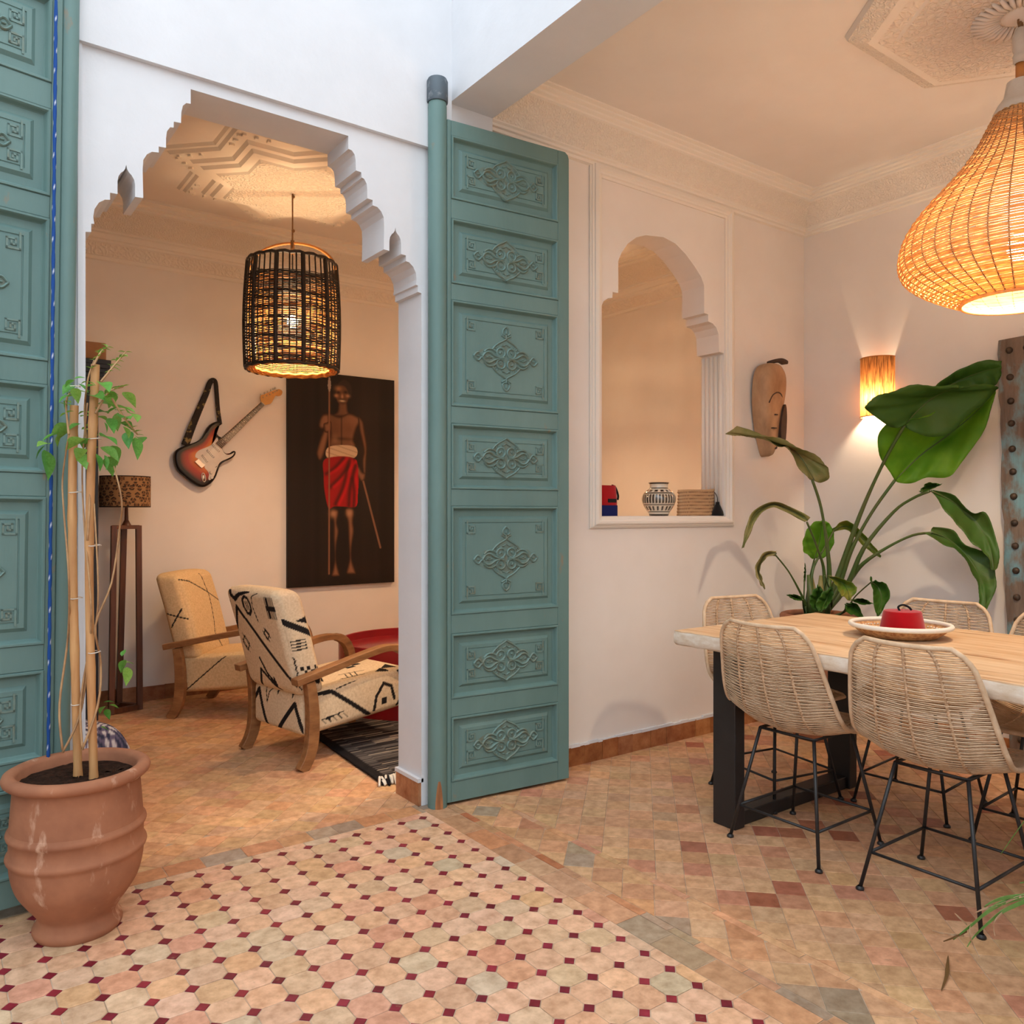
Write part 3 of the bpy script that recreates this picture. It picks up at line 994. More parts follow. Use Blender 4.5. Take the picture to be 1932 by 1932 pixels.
STREL=[('g',0.012,[[2.351,-0.38,0.826],[2.364,-0.534,1.24],[2.353,-0.67,1.51],[2.33,-0.797,1.698]],[[2.33,-0.797,1.698],[2.392,-0.829,1.771],[2.432,-0.872,1.825],[2.429,-0.924,1.85],[2.399,-0.987,1.861],[2.4,-1.034,1.873]],[[2.33,-0.797,1.693],[2.283,-0.784,1.681],[2.222,-0.76,1.694],[2.145,-0.725,1.747],[2.099,-0.712,1.782],[2.12,-0.748,1.821],[2.171,-0.806,1.856],[2.248,-0.882,1.881],[2.331,-0.964,1.882],[2.4,-1.034,1.876]],[[2.33,-0.797,1.698],[2.345,-0.832,1.66],[2.408,-0.901,1.633],[2.47,-0.97,1.658],[2.531,-1.038,1.756],[2.592,-1.105,1.836],[2.595,-1.131,1.881],[2.499,-1.083,1.882],[2.4,-1.034,1.876]]),('b',0.012,[[2.37,-0.393,0.826],[2.374,-0.479,1.05],[2.399,-0.58,1.249],[2.435,-0.688,1.42]],[[2.435,-0.688,1.42],[2.543,-0.774,1.555],[2.621,-0.865,1.649],[2.664,-0.97,1.747],[2.636,-1.054,1.812],[2.62,-1.109,1.863]],[[2.435,-0.688,1.42],[2.353,-0.67,1.51],[2.297,-0.67,1.586],[2.276,-0.695,1.669],[2.293,-0.748,1.717],[2.384,-0.855,1.738],[2.52,-0.995,1.81],[2.62,-1.109,1.863]],[[2.435,-0.688,1.42],[2.428,-0.719,1.404],[2.455,-0.775,1.402],[2.482,-0.83,1.431],[2.536,-0.905,1.428],[2.562,-0.959,1.486],[2.627,-1.043,1.653],[2.637,-1.086,1.784],[2.62,-1.109,1.863]]),('g',0.011,[],[[2.563,-0.807,1.869],[2.632,-0.859,1.912],[2.66,-0.931,1.949],[2.663,-1.043,1.977],[2.656,-1.123,1.981]],[[2.563,-0.807,1.873],[2.554,-0.85,1.919],[2.586,-0.923,1.977],[2.62,-0.998,2.013],[2.633,-1.056,2.026],[2.657,-1.124,2.013]],[[2.563,-0.807,1.864],[2.617,-0.909,1.883],[2.669,-1.008,1.897],[2.684,-1.081,1.898],[2.656,-1.123,1.956]]),('d',0.011,[[2.333,-0.366,0.863],[2.295,-0.38,1.048],[2.236,-0.378,1.276],[2.168,-0.37,1.424]],[[2.168,-0.37,1.433],[2.137,-0.321,1.546],[2.07,-0.274,1.623],[1.969,-0.242,1.647],[1.827,-0.21,1.668],[1.705,-0.155,1.668]],[[2.168,-0.37,1.424],[2.135,-0.363,1.437],[2.079,-0.34,1.498],[2.031,-0.323,1.587],[1.968,-0.295,1.61],[1.863,-0.236,1.659],[1.766,-0.182,1.661],[1.705,-0.155,1.665]],[[2.169,-0.371,1.419],[2.194,-0.405,1.41],[2.218,-0.437,1.432],[2.205,-0.443,1.485],[2.161,-0.426,1.533],[2.064,-0.371,1.594],[1.967,-0.316,1.639],[1.864,-0.256,1.671],[1.754,-0.192,1.709]]),('d',0.008,[[2.31,-0.35,0.9],[2.213,-0.372,1.05],[2.1,-0.382,1.195]],[[2.103,-0.385,1.204],[2.043,-0.314,1.262],[1.966,-0.26,1.293],[1.862,-0.226,1.24],[1.782,-0.24,1.153],[1.738,-0.242,1.062]],[[2.089,-0.374,1.195],[2.0,-0.334,1.244],[1.915,-0.297,1.275],[1.839,-0.266,1.227],[1.79,-0.255,1.144],[1.742,-0.244,1.058]],[[2.116,-0.394,1.222],[2.007,-0.339,1.28],[1.912,-0.294,1.303],[1.813,-0.247,1.249],[1.765,-0.237,1.153],[1.735,-0.239,1.058]]),('d',0.006,[[2.221,-0.285,0.753],[2.089,-0.282,0.915],[1.963,-0.282,1.018]],[[1.967,-0.285,1.027],[1.947,-0.226,1.016],[1.911,-0.205,0.945],[1.88,-0.245,0.886],[1.871,-0.277,0.841]],[[1.96,-0.28,1.013],[1.914,-0.261,1.005],[1.873,-0.247,0.944],[1.875,-0.264,0.888],[1.875,-0.28,0.838]],[[1.971,-0.288,1.04],[1.903,-0.254,1.032],[1.854,-0.234,0.953],[1.855,-0.25,0.888],[1.868,-0.274,0.845]]),('b',0.007,[[2.229,-0.29,0.689],[2.288,-0.272,0.859],[2.355,-0.259,0.981]],[[2.355,-0.259,0.981],[2.431,-0.236,1.058],[2.429,-0.253,1.135],[2.407,-0.272,1.201]],[[2.355,-0.259,0.981],[2.317,-0.226,1.014],[2.309,-0.215,1.061],[2.324,-0.221,1.126],[2.358,-0.241,1.183],[2.407,-0.272,1.203]],[[2.355,-0.259,0.981],[2.412,-0.295,0.995],[2.449,-0.318,1.061],[2.457,-0.318,1.126],[2.438,-0.299,1.187],[2.407,-0.272,1.203]]),('y',0.007,[[2.255,-0.309,0.9],[2.355,-0.321,1.044],[2.446,-0.325,1.145]],[[2.446,-0.325,1.145],[2.532,-0.344,1.168],[2.574,-0.379,1.135],[2.587,-0.452,1.062],[2.614,-0.51,0.996]],[[2.446,-0.325,1.136],[2.488,-0.371,1.15],[2.51,-0.403,1.118],[2.558,-0.454,1.044],[2.61,-0.507,0.991]],[[2.442,-0.323,1.159],[2.488,-0.371,1.202],[2.533,-0.419,1.16],[2.585,-0.473,1.072],[2.616,-0.512,1.003]]),('d2',0.011,[[2.407,-0.42,0.826],[2.406,-0.528,1.051],[2.452,-0.67,1.249],[2.45,-0.777,1.322],[2.432,-0.872,1.357]],[[2.439,-0.877,1.359],[2.535,-0.939,1.304],[2.591,-0.999,1.232],[2.592,-1.058,1.157],[2.548,-1.116,1.068],[2.517,-1.145,0.965]],[[2.446,-0.882,1.35],[2.466,-0.939,1.249],[2.485,-0.995,1.174],[2.503,-1.05,1.092],[2.52,-1.105,1.042],[2.51,-1.14,0.965]],[[2.449,-0.885,1.363],[2.505,-0.961,1.335],[2.55,-1.029,1.245],[2.574,-1.081,1.249],[2.584,-1.124,1.133],[2.57,-1.149,1.003],[2.52,-1.147,0.961]]),('g',0.005,[],[[2.428,-0.832,1.355],[2.505,-0.836,1.378],[2.477,-0.905,1.391]],[[2.427,-0.831,1.351],[2.447,-0.865,1.363],[2.478,-0.906,1.388]],[[2.427,-0.831,1.36],[2.44,-0.86,1.402],[2.477,-0.905,1.391]]),('d2',0.01,[[2.422,-0.431,0.863],[2.406,-0.528,0.97],[2.43,-0.654,1.063],[2.45,-0.777,1.128],[2.442,-0.88,1.143]],[[2.439,-0.877,1.147],[2.502,-0.922,1.117],[2.548,-0.982,1.051],[2.549,-1.049,0.958],[2.496,-1.108,0.874],[2.452,-1.134,0.777]],[[2.415,-0.86,1.139],[2.453,-0.937,1.081],[2.472,-1.001,1.049],[2.484,-1.059,0.945],[2.468,-1.097,0.866],[2.419,-1.111,0.772]],[[2.446,-0.882,1.174],[2.494,-0.959,1.158],[2.52,-1.019,1.078],[2.585,-1.108,1.034],[2.563,-1.133,0.954],[2.527,-1.148,0.859],[2.452,-1.134,0.764]]),('g',0.011,[],[[2.139,-0.411,0.716],[2.203,-0.374,0.762],[2.168,-0.407,0.847]],[[2.136,-0.408,0.712],[2.12,-0.388,0.751],[2.129,-0.387,0.804],[2.166,-0.405,0.855]],[[2.143,-0.413,0.712],[2.174,-0.428,0.76],[2.183,-0.427,0.821],[2.17,-0.408,0.855]]),('g',0.011,[],[[2.098,-0.467,0.72],[2.188,-0.438,0.769],[2.176,-0.475,0.843]],[[2.094,-0.465,0.72],[2.088,-0.444,0.749],[2.122,-0.452,0.809],[2.18,-0.478,0.852]],[[2.101,-0.47,0.718],[2.145,-0.485,0.758],[2.175,-0.491,0.809],[2.182,-0.479,0.85]]),('y',0.006,[[2.34,-0.372,0.716],[2.249,-0.429,0.8],[2.133,-0.468,0.911]],[[2.151,-0.481,0.907],[2.229,-0.5,0.878],[2.212,-0.548,0.838],[2.165,-0.591,0.791]],[[2.151,-0.481,0.899],[2.155,-0.517,0.865],[2.152,-0.548,0.815],[2.163,-0.589,0.788]],[[2.151,-0.481,0.911],[2.197,-0.548,0.891],[2.222,-0.599,0.85],[2.168,-0.592,0.791]]),('g',0.005,[[2.392,-0.41,0.689],[2.358,-0.509,0.791],[2.332,-0.613,0.876]],[[2.332,-0.613,0.876],[2.386,-0.624,0.843],[2.348,-0.664,0.778],[2.265,-0.688,0.709]],[[2.325,-0.608,0.907],[2.307,-0.637,0.831],[2.279,-0.657,0.765],[2.261,-0.686,0.707]],[[2.342,-0.621,0.88],[2.36,-0.675,0.874],[2.349,-0.708,0.808],[2.268,-0.691,0.707]]),('g',0.004,[[2.399,-0.415,0.689],[2.25,-0.554,0.779]],[[2.25,-0.554,0.779],[2.323,-0.567,0.776],[2.286,-0.642,0.767]],[[2.249,-0.553,0.777],[2.269,-0.599,0.758],[2.286,-0.642,0.766]],[[2.252,-0.555,0.782],[2.273,-0.601,0.792],[2.286,-0.642,0.769]]),('g',0.004,[[2.384,-0.404,0.679],[2.179,-0.564,0.763]],[[2.179,-0.564,0.763],[2.248,-0.574,0.742],[2.2,-0.641,0.705]],[[2.177,-0.562,0.759],[2.16,-0.581,0.723],[2.199,-0.64,0.702]],[[2.181,-0.565,0.766],[2.201,-0.611,0.77],[2.202,-0.643,0.707]]),('g',0.006,[[2.225,-0.288,0.689],[2.126,-0.339,0.773]],[[2.126,-0.339,0.771],[2.118,-0.293,0.786],[2.014,-0.319,0.803]],[[2.126,-0.339,0.766],[2.068,-0.328,0.774],[2.014,-0.319,0.8]],[[2.126,-0.339,0.782],[2.075,-0.333,0.801],[2.014,-0.319,0.805]]),('g',0.006,[[2.225,-0.288,0.679],[2.221,-0.285,0.863]],[[2.221,-0.285,0.863],[2.274,-0.253,0.914],[2.224,-0.287,0.964]],[[2.218,-0.282,0.863],[2.221,-0.285,0.918],[2.224,-0.287,0.964]],[[2.226,-0.288,0.863],[2.226,-0.288,0.918],[2.224,-0.287,0.964]])]
VINE_LEAVES=[([-1.394,-0.304,1.638],[-1.377,-0.31,1.645]),([-1.39,-0.271,1.64],[-1.407,-0.243,1.63]),([-1.383,-0.207,1.633],[-1.412,-0.25,1.613]),([-1.401,-0.36,1.604],[-1.387,-0.32,1.58]),([-1.403,-0.292,1.592],[-1.432,-0.31,1.576]),([-1.383,-0.106,1.607],[-1.393,-0.103,1.56]),([-1.364,-0.163,1.645],[-1.34,-0.184,1.627]),([-1.364,-0.217,1.517],[-1.397,-0.245,1.505]),([-1.374,-0.211,1.505],[-1.418,-0.123,1.51]),([-1.394,-0.226,1.506],[-1.417,-0.174,1.485]),([-1.41,-0.175,1.489],[-1.46,-0.203,1.476]),([-1.41,-0.15,1.487],[-1.419,-0.13,1.46]),([-1.45,-0.246,1.449],[-1.48,-0.294,1.45]),([-1.445,-0.096,1.455],[-1.471,-0.081,1.425]),([-1.452,-0.131,1.44],[-1.428,-0.092,1.371]),([-1.351,-0.206,1.498],[-1.319,-0.167,1.516]),([-1.366,-0.282,1.467],[-1.397,-0.215,1.454]),([-1.351,-0.279,1.468],[-1.356,-0.211,1.46]),([-1.311,-0.19,1.487],[-1.356,-0.217,1.468]),([-1.337,-0.374,1.47],[-1.306,-0.438,1.459]),([-1.308,-0.169,1.453],[-1.34,-0.155,1.435]),([-1.314,-0.257,1.447],[-1.282,-0.31,1.42]),([-1.332,-0.276,1.424],[-1.32,-0.302,1.384]),([-1.318,-0.329,1.418],[-1.307,-0.324,1.382]),([-1.299,-0.279,1.417],[-1.282,-0.232,1.378]),([-1.285,-0.263,1.452],[-1.265,-0.214,1.414]),([-1.322,-0.188,1.578],[-1.287,-0.14,1.603]),([-1.329,-0.233,1.551],[-1.306,-0.3,1.559]),([-1.322,-0.187,1.544],[-1.284,-0.145,1.551]),([-1.289,-0.199,1.554],[-1.264,-0.207,1.58]),([-1.29,-0.25,1.536],[-1.287,-0.296,1.503]),([-1.265,-0.237,1.556],[-1.267,-0.224,1.51]),([-1.282,-0.373,1.525],[-1.273,-0.444,1.531]),([-1.257,-0.236,1.527],[-1.221,-0.19,1.525]),([-1.284,-0.425,1.496],[-1.262,-0.396,1.476]),([-1.257,-0.357,1.488],[-1.269,-0.4,1.451]),([-1.248,-0.396,1.469],[-1.231,-0.368,1.421]),([-1.215,-0.262,1.481],[-1.214,-0.331,1.476]),([-1.251,-0.306,1.55],[-1.236,-0.384,1.535]),([-1.273,-0.261,1.569],[-1.237,-0.313,1.565]),([-1.249,-0.235,1.621],[-1.21,-0.192,1.599]),([-1.299,-0.301,1.613],[-1.284,-0.237,1.588]),([-1.327,-0.334,1.63],[-1.32,-0.402,1.614]),([-1.345,-0.241,1.603],[-1.328,-0.323,1.599]),([-1.363,-0.338,1.614],[-1.349,-0.362,1.621]),([-1.365,-0.224,1.422],[-1.361,-0.277,1.394]),([-1.381,-0.367,1.432],[-1.384,-0.31,1.416]),([-1.317,-0.34,1.586],[-1.287,-0.294,1.577]),([-1.355,-0.153,1.545],[-1.34,-0.182,1.552]),([-1.314,-0.302,1.517],[-1.304,-0.306,1.493]),([-1.252,-0.225,0.803],[-1.241,-0.208,0.821]),([-1.245,-0.23,0.792],[-1.251,-0.201,0.76]),([-1.241,-0.233,0.784],[-1.221,-0.223,0.78]),([-1.239,-0.235,0.77],[-1.234,-0.213,0.722]),([-1.298,-0.191,0.66],[-1.272,-0.186,0.661]),([-1.292,-0.196,0.649],[-1.304,-0.162,0.631]),([-1.285,-0.201,0.652],[-1.259,-0.195,0.644]),([-1.292,-0.196,0.639],[-1.281,-0.179,0.611]),([-1.305,-0.186,0.583],[-1.281,-0.179,0.573])]
VINE_STEMS=[[[-1.416,-0.242,0.545],[-1.419,-0.202,0.671],[-1.394,-0.183,0.873],[-1.401,-0.253,1.055],[-1.409,-0.209,1.26],[-1.407,-0.173,1.356],[-1.401,-0.253,1.479]],[[-1.416,-0.242,0.537],[-1.37,-0.237,0.639],[-1.346,-0.218,0.793],[-1.347,-0.292,0.961],[-1.358,-0.247,1.196],[-1.359,-0.209,1.388],[-1.356,-0.285,1.573]],[[-1.369,-0.276,0.553],[-1.368,-0.239,0.671],[-1.346,-0.218,0.809],[-1.331,-0.304,0.977],[-1.335,-0.264,1.275]],[[-1.369,-0.276,0.545],[-1.326,-0.27,0.671],[-1.314,-0.242,0.793],[-1.337,-0.299,0.914],[-1.293,-0.294,1.037],[-1.268,-0.275,1.195],[-1.274,-0.345,1.283],[-1.287,-0.298,1.387]],[[-1.356,-0.285,1.165],[-1.345,-0.256,1.355],[-1.353,-0.213,1.533],[-1.356,-0.285,1.636],[-1.335,-0.264,1.705]],[[-1.401,-0.253,1.479],[-1.403,-0.214,1.578],[-1.388,-0.188,1.614]],[[-1.337,-0.299,1.542],[-1.3,-0.289,1.609],[-1.259,-0.282,1.63]],[[-1.324,-0.308,1.636],[-1.287,-0.298,1.689],[-1.253,-0.286,1.735]],[[-1.342,-0.295,1.683],[-1.319,-0.275,1.729],[-1.298,-0.253,1.751]],[[-1.299,-0.327,1.589],[-1.261,-0.317,1.53],[-1.223,-0.308,1.485]]]
STAKES=[[[-1.371,-0.212,0.514],[-1.385,-0.202,1.195],[-1.38,-0.206,1.572]],[[-1.336,-0.263,0.515],[-1.347,-0.254,1.116],[-1.332,-0.266,1.692]]]
GRASS=[('g',0.0025,[[0.211,-2.222,0.423],[0.157,-2.208,0.415],[0.141,-2.171,0.383],[0.092,-2.16,0.365],[0.091,-2.134,0.327],[0.059,-2.136,0.317]]),('g',0.0028,[[0.211,-2.222,0.43],[0.154,-2.205,0.425],[0.141,-2.171,0.402],[0.092,-2.16,0.391],[0.091,-2.134,0.357],[0.05,-2.129,0.348],[0.056,-2.109,0.322]]),('g',0.0022,[[0.211,-2.222,0.418],[0.147,-2.2,0.426],[0.141,-2.171,0.412],[0.099,-2.165,0.412],[0.11,-2.149,0.393]]),('t',0.0011,[[0.211,-2.222,0.426],[0.147,-2.2,0.424],[0.141,-2.171,0.4],[0.086,-2.156,0.398],[0.095,-2.137,0.38]]),('t',0.0011,[[0.085,-2.13,0.353],[0.063,-2.139,0.343],[0.091,-2.134,0.31],[0.08,-2.151,0.295]]),('t',0.0008,[[0.074,-2.122,0.331],[0.034,-2.117,0.343],[0.036,-2.094,0.336],[-0.001,-2.092,0.352]]),('t',0.0008,[[0.141,-2.171,0.381],[0.107,-2.171,0.374],[0.126,-2.16,0.346],[0.106,-2.171,0.341]]),('b',0.0014,[[0.047,-2.102,0.286],[0.021,-2.108,0.273],[0.036,-2.094,0.235],[0.013,-2.102,0.221]]),('g',0.0017,[[0.211,-2.222,0.449],[0.168,-2.216,0.458],[0.172,-2.194,0.445]]),('t',0.0008,[[0.079,-2.126,0.355],[0.046,-2.126,0.379],[0.058,-2.111,0.379]]),('b',0.0011,[[0.079,-2.126,0.341],[0.04,-2.122,0.34],[0.039,-2.096,0.318]])]
# ================================================================ DINING TABLE
t = thing('dining_table', 'long dining table with pale whitewashed plank top on black trestle legs', 'table', (1.25, -1.9, 0))
TX0, TX1, TY0, TY1 = -.497, .497, -1.25, 1.235
b = MB()
P = []
random.seed(5)
ny = 60
edge = []
for i in range(ny + 1):
    y = TY0 + (TY1 - TY0) * i / ny
    edge.append((y, random.uniform(-.004, .004)))
top = [(TX0 + e, y) for y, e in edge] + [(TX1 + e, y) for y, e in reversed(edge)]
b.prism(top, lambda u, v, w: (u, v, w), .757, .762)
tt = obj('table_top', b, 'table_top', t)
b = MB()
rows = []
loop = [(TX0 + e, y) for y, e in edge] + [(TX1 + e, y) for y, e in reversed(edge)]
zs = [(.758, 0), (.752, .003), (.735, .004), (.712, .002), (.705, -.004)]
vs, fs = [], []
n = len(loop)
for z, o_ in zs:
    for x, y in loop:
        k = 1 if x > 0 else -1
        vs.append((x + k * (o_ + random.uniform(-.002, .002)), y + (o_ if y > TY1 - .01 else 0), z + random.uniform(-.0015, .0015)))
for i in range(len(zs) - 1):
    for j in range(n):
        l = (j + 1) % n
        fs.append((i * n + j, (i + 1) * n + j, (i + 1) * n + l, i * n + l))
fs.append(tuple((len(zs) - 1) * n + j for j in range(n - 1, -1, -1)))
b.add(vs, fs)
obj('edge_band', b, 'table_edge', t, 50)
# trestle frames
for yc in (1.035, -1.0):
    for xs in (-.40, .40):
        b = MB(); b.box(xs - .03, yc - .055, 0, xs + .03, yc + .055, .705)
        bevel(obj('leg', b, 'black_wood', t), .004)
    b = MB(); b.box(-.37, yc - .04, .0, .37, yc + .04, .055)
    bevel(obj('foot_rail', b, 'black_wood', t), .004)
    b = MB(); b.box(-.37, yc - .04, .65, .37, yc + .04, .705)
    bevel(obj('top_rail', b, 'black_wood', t), .004)

# ================================================================ RATTAN CHAIRS (local: facing +x, origin at floor centre of feet)
PROF = spline([(-.288, .842), (-.277, .775), (-.259, .68), (-.234, .58), (-.198, .50), (-.138, .448), (-.055, .428), (.05, .430), (.14, .440), (.205, .452), (.235, .448)], 60)
SARC = [0.0]
for p0, p1 in zip(PROF[:-1], PROF[1:]):
    SARC.append(SARC[-1] + math.hypot(p1[0] - p0[0], p1[1] - p0[1]))
STOT = SARC[-1]
WK = [(0, .135), (.03, .172), (.07, .192), (.14, .206), (.26, .224), (.36, .236), (.45, .242), (.55, .238), (.7, .226), (.85, .212), (.93, .198), (1.0, .17)]
def interp(T, x):
    for (a, u), (c, v) in zip(T[:-1], T[1:]):
        if x <= c: return u + (v - u) * (x - a) / (c - a)
    return T[-1][1]
def shell(s, u):
    """s 0..1 along profile, u -1..1 across"""
    d = s * STOT
    i = max(0, min(len(SARC) - 2, next((k for k in range(len(SARC) - 1) if SARC[k + 1] >= d), len(SARC) - 2)))
    f = (d - SARC[i]) / (SARC[i + 1] - SARC[i])
    x = PROF[i][0] + (PROF[i + 1][0] - PROF[i][0]) * f
    z = PROF[i][1] + (PROF[i + 1][1] - PROF[i][1]) * f
    tx, tz = PROF[i + 1][0] - PROF[i][0], PROF[i + 1][1] - PROF[i][1]
    L = math.hypot(tx, tz)
    nx, nz = -tz / L, tx / L          # towards sitter
    w = interp(WK, s)
    curl = .048 * math.sin(PI * min(1, .10 + s * .95)) + .008
    k = abs(u) ** 2.2 * curl
    return (x + nx * k, u * w, z + nz * k)
def make_chair(label, group):
    c = thing('rattan_chair', label, 'chair', group=group)
    # rim
    rim = [shell(s / 40, -1) for s in range(41)] + [shell(1, u / 6) for u in range(-5, 6)] + [shell(1 - s / 40, 1) for s in range(41)] + [shell(0, -u / 6) for u in range(-5, 6)]
    b = MB(); b.tube(rim, .0085, 8, closed=True)
    obj('rim', b, 'rattan', c, True)
    # ribs with wrap marks
    for u in (-.52, 0.0, .52):
        b = MB()
        P = [shell(s / 36, u) for s in range(37)]
        b.tube(P, .0055, 6)
        obj('rib', b, 'rattan_wrap', c, True)
    # woven strands
    b = MB()
    ns = 126
    for k in range(1, ns):
        s = k / ns
        sg = 1 if k % 2 else -1
        pts = []
        for j in range(17):
            u = -1 + j / 8
            p = shell(s + random.uniform(-.0012, .0012), u)
            pts.append((p[0] + .0025 * sg * math.cos(u * PI / .52) * (1 if s < .5 else .4), p[1], p[2] + (.002 * sg * math.cos(u * PI / .52) if s >= .45 else 0)))
        b.tube(pts, .0023, 4, phase=.6)
    tag(obj('weave', b, 'rattan', c, True), kind='stuff')
    # wrap bands on the ribs
    b = MB()
    for u in (-.52, 0.0, .52):
        for k in range(1, ns, 2):
            p = shell((k + .5) / ns, u)
            b.sphere(p, .0066, 4, (1, 1, .55))
    tag(obj('binding', b, 'rattan_wrap', c, True), kind='stuff')
    # steel legs
    FT = [(-.20, -.19), (-.20, .19), (.20, -.19), (.20, .19)]
    TP = [(-.115, -.115), (-.115, .115), (.125, -.115), (.125, .115)]
    Z1 = .425
    mid = []
    for (fx, fy), (tx, ty) in zip(FT, TP):
        b = MB()
        b.tube([(fx, fy, .004), (tx, ty, Z1)], .0066, 8)
        o = obj('leg', b, 'black_steel', c, True)
        b = MB(); b.lathe([(.001, 0), (.0135, 0), (.0135, .006), (.008, .012)], 10, c=(fx, fy, 0))
        obj('foot_cap', b, 'black_steel', o, True)
        f = .125 / Z1
        mid.append((fx + (tx - fx) * f, fy + (ty - fy) * f, .125))
    for i, j in ((0, 1), (1, 3), (3, 2), (2, 0)):
        b = MB(); b.tube([mid[i], mid[j]], .0052, 8)
        obj('stretcher', b, 'black_steel', c, True)
    b = MB()
    tops = [(tx, ty, Z1) for tx, ty in TP]
    b.tube([tops[0], tops[1], tops[3], tops[2]], .006, 8, closed=True)
    obj('seat_support', b, 'black_steel', c, True)
    return c
random.seed(8)
chair = make_chair('open-weave rattan chair at the table corner nearest the teal door', 'rattan chairs round the dining table')
chair.location = (.96, -1.135, 0)
def put(loc, deg, label):
    c = copy_tree(chair)
    c.location = loc
    c.rotation_euler = (0, 0, math.radians(deg))
    c['label'] = label
    return c
put((.958, -1.668, 0), 0, 'open-weave rattan chair in front of the red fez, largest and nearest')
put((1.325, -.735, 0), -90 - 10.5, 'rattan chair at the head of the table, below the carved mask')
put((1.715, -1.185, 0), 180 + 4.6, 'rattan chair across the table, its back showing behind the red fez')
put((1.685, -1.69, 0), 180 + 3, 'rattan chair across the table, half cut off by the right edge')

# ================================================================ TRAY AND FEZ
t = thing('woven_tray', 'round shallow woven tray with a white wrapped rim on the table', 'tray', (1.345, -1.30, .762))
b = MB()
n = 40
b.lathe([(.001, .004), (.11, .004), (.135, .010), (.165, .030), (.178, .044)], 48)
b.lathe([(.178, .044), (.160, .024), (.132, .004), (.11, 0), (.001, 0)], 48)
obj('basket', b, 'basket_tan', t, 40)
b = MB()
b.tube([(.18 * math.cos(2 * PI * k / n), .18 * math.sin(2 * PI * k / n), .046) for k in range(n)], .0095, 8, closed=True)
obj('wrapped_rim', b, 'basket_white', t, True)
b = MB()
for r_, z_ in ((.118, .0075), (.132, .0105), (.146, .019), (.16, .029)):
    m = int(r_ * 420)
    for k in range(m):
        a = 2 * PI * (k + (.5 if int(r_ * 1000) % 2 else 0)) / m
        b.sphere((r_ * math.cos(a), r_ * math.sin(a), z_), .0042, 4, (1, 1, .6))
tag(obj('weave', b, 'basket_white', t, True), kind='stuff')
t = thing('fez_hat', 'bright red felt fez with a black stalk in the woven tray', 'hat', (1.315, -1.325, .766))
b = MB()
b.lathe([(.001, .0), (.085, .0), (.087, .002), (.0865, .006), (.068, .098), (.066, .101), (.06, .102), (.001, .102)], 40)
obj('crown', b, 'felt_red', t, 40)
b = MB()
b.tube(spline([(-.008, .006, .101), (-.012, .010, .116), (.004, 0, .124), (.022, -.012, .116), (.030, -.02, .104)], 16), .0042, 6)
obj('stalk', b, 'felt_black', t, True)

# ================================================================ NICHE OBJECTS
ZN = 1.229
t = thing('zip_pouch', 'red and navy fabric pouch at the left end of the niche sill', 'pouch', (1.095, .165, ZN))
def soft_box(x0, x1, yh, z0, z1, taper=.4, n=10):
    b = MB()
    P = []
    for i in range(n + 1):
        v = i / n
        z = z0 + (z1 - z0) * v
        h = yh * (1 - taper * v ** 2)
        row = []
        for k in range(25):
            a = 2 * PI * k / 24
            ca, sa = math.cos(a), math.sin(a)
            row.append(((x0 + x1) / 2 + (x1 - x0) / 2 * math.copysign(abs(ca) ** .35, ca), h * math.copysign(abs(sa) ** .8, sa), z))
        P.append(row)
    b.grid(P)
    b.add(P[-1][:-1], [tuple(range(24))])
    return b
obj('body', soft_box(-.085, .105, .042, .055, .160), 'felt_red', t, 50)
obj('base_panel', soft_box(-.085, .107, .044, 0, .056, .0), 'felt_navy', t, 50)
b = MB(); b.tube(spline([(.075, -.012, .160), (.098, -.014, .150), (.112, -.02, .11), (.108, -.022, .085)], 12), .006, 6)
obj('zip_pull', b, 'felt_black', t, True)
b = MB(); b.box(.02, -.0445, .070, .080, -.038, .090)
bevel(obj('logo_patch', b, 'felt_black', t), .004)

t = thing('striped_vase', 'small black and cream striped glazed vase in the middle of the niche', 'vase', (1.535, .165, ZN))
prof = spline([(.052, 0), (.054, .006), (.058, .018), (.080, .050), (.092, .082), (.090, .108), (.078, .130), (.058, .146), (.050, .154), (.050, .172), (.058, .182)], 60)
b = MB()
segs = 96
cols = []
cream, dark = rgb(222, 210, 190), rgb(52, 42, 34)
for r_, z_ in prof:
    for k in range(segs):
        a = k / segs
        c_ = cream
        if z_ < .010 or z_ > .176: c_ = dark
        elif .068 < z_ < .118: c_ = dark if (a * 32) % 1 < .42 else cream
        elif .030 < z_ < .052: c_ = dark if (a * 20) % 1 < .45 else cream
        elif .132 < z_ < .143: c_ = dark if (a * 14) % 1 < .5 else cream
        elif abs(z_ - .061) < .003 or abs(z_ - .124) < .003 or abs(z_ - .022) < .003 or abs(z_ - .152) < .0025: c_ = dark
        cols.append(c_)
n0 = len(prof)
vs = [(r_ * math.cos(2 * PI * k / segs), r_ * math.sin(2 * PI * k / segs), z_) for r_, z_ in prof for k in range(segs)]
fs = [(i * segs + k, i * segs + (k + 1) % segs, (i + 1) * segs + (k + 1) % segs, (i + 1) * segs + k) for i in range(n0 - 1) for k in range(segs)]
b.add(vs, fs, cols)
obj('body', b, 'glaze', t, True)
b = MB(); b.lathe([(.058, .182), (.055, .184), (.046, .174), (.044, .15), (.001, .14)], 40)
obj('mouth', b, 'gloss_black', t, True)

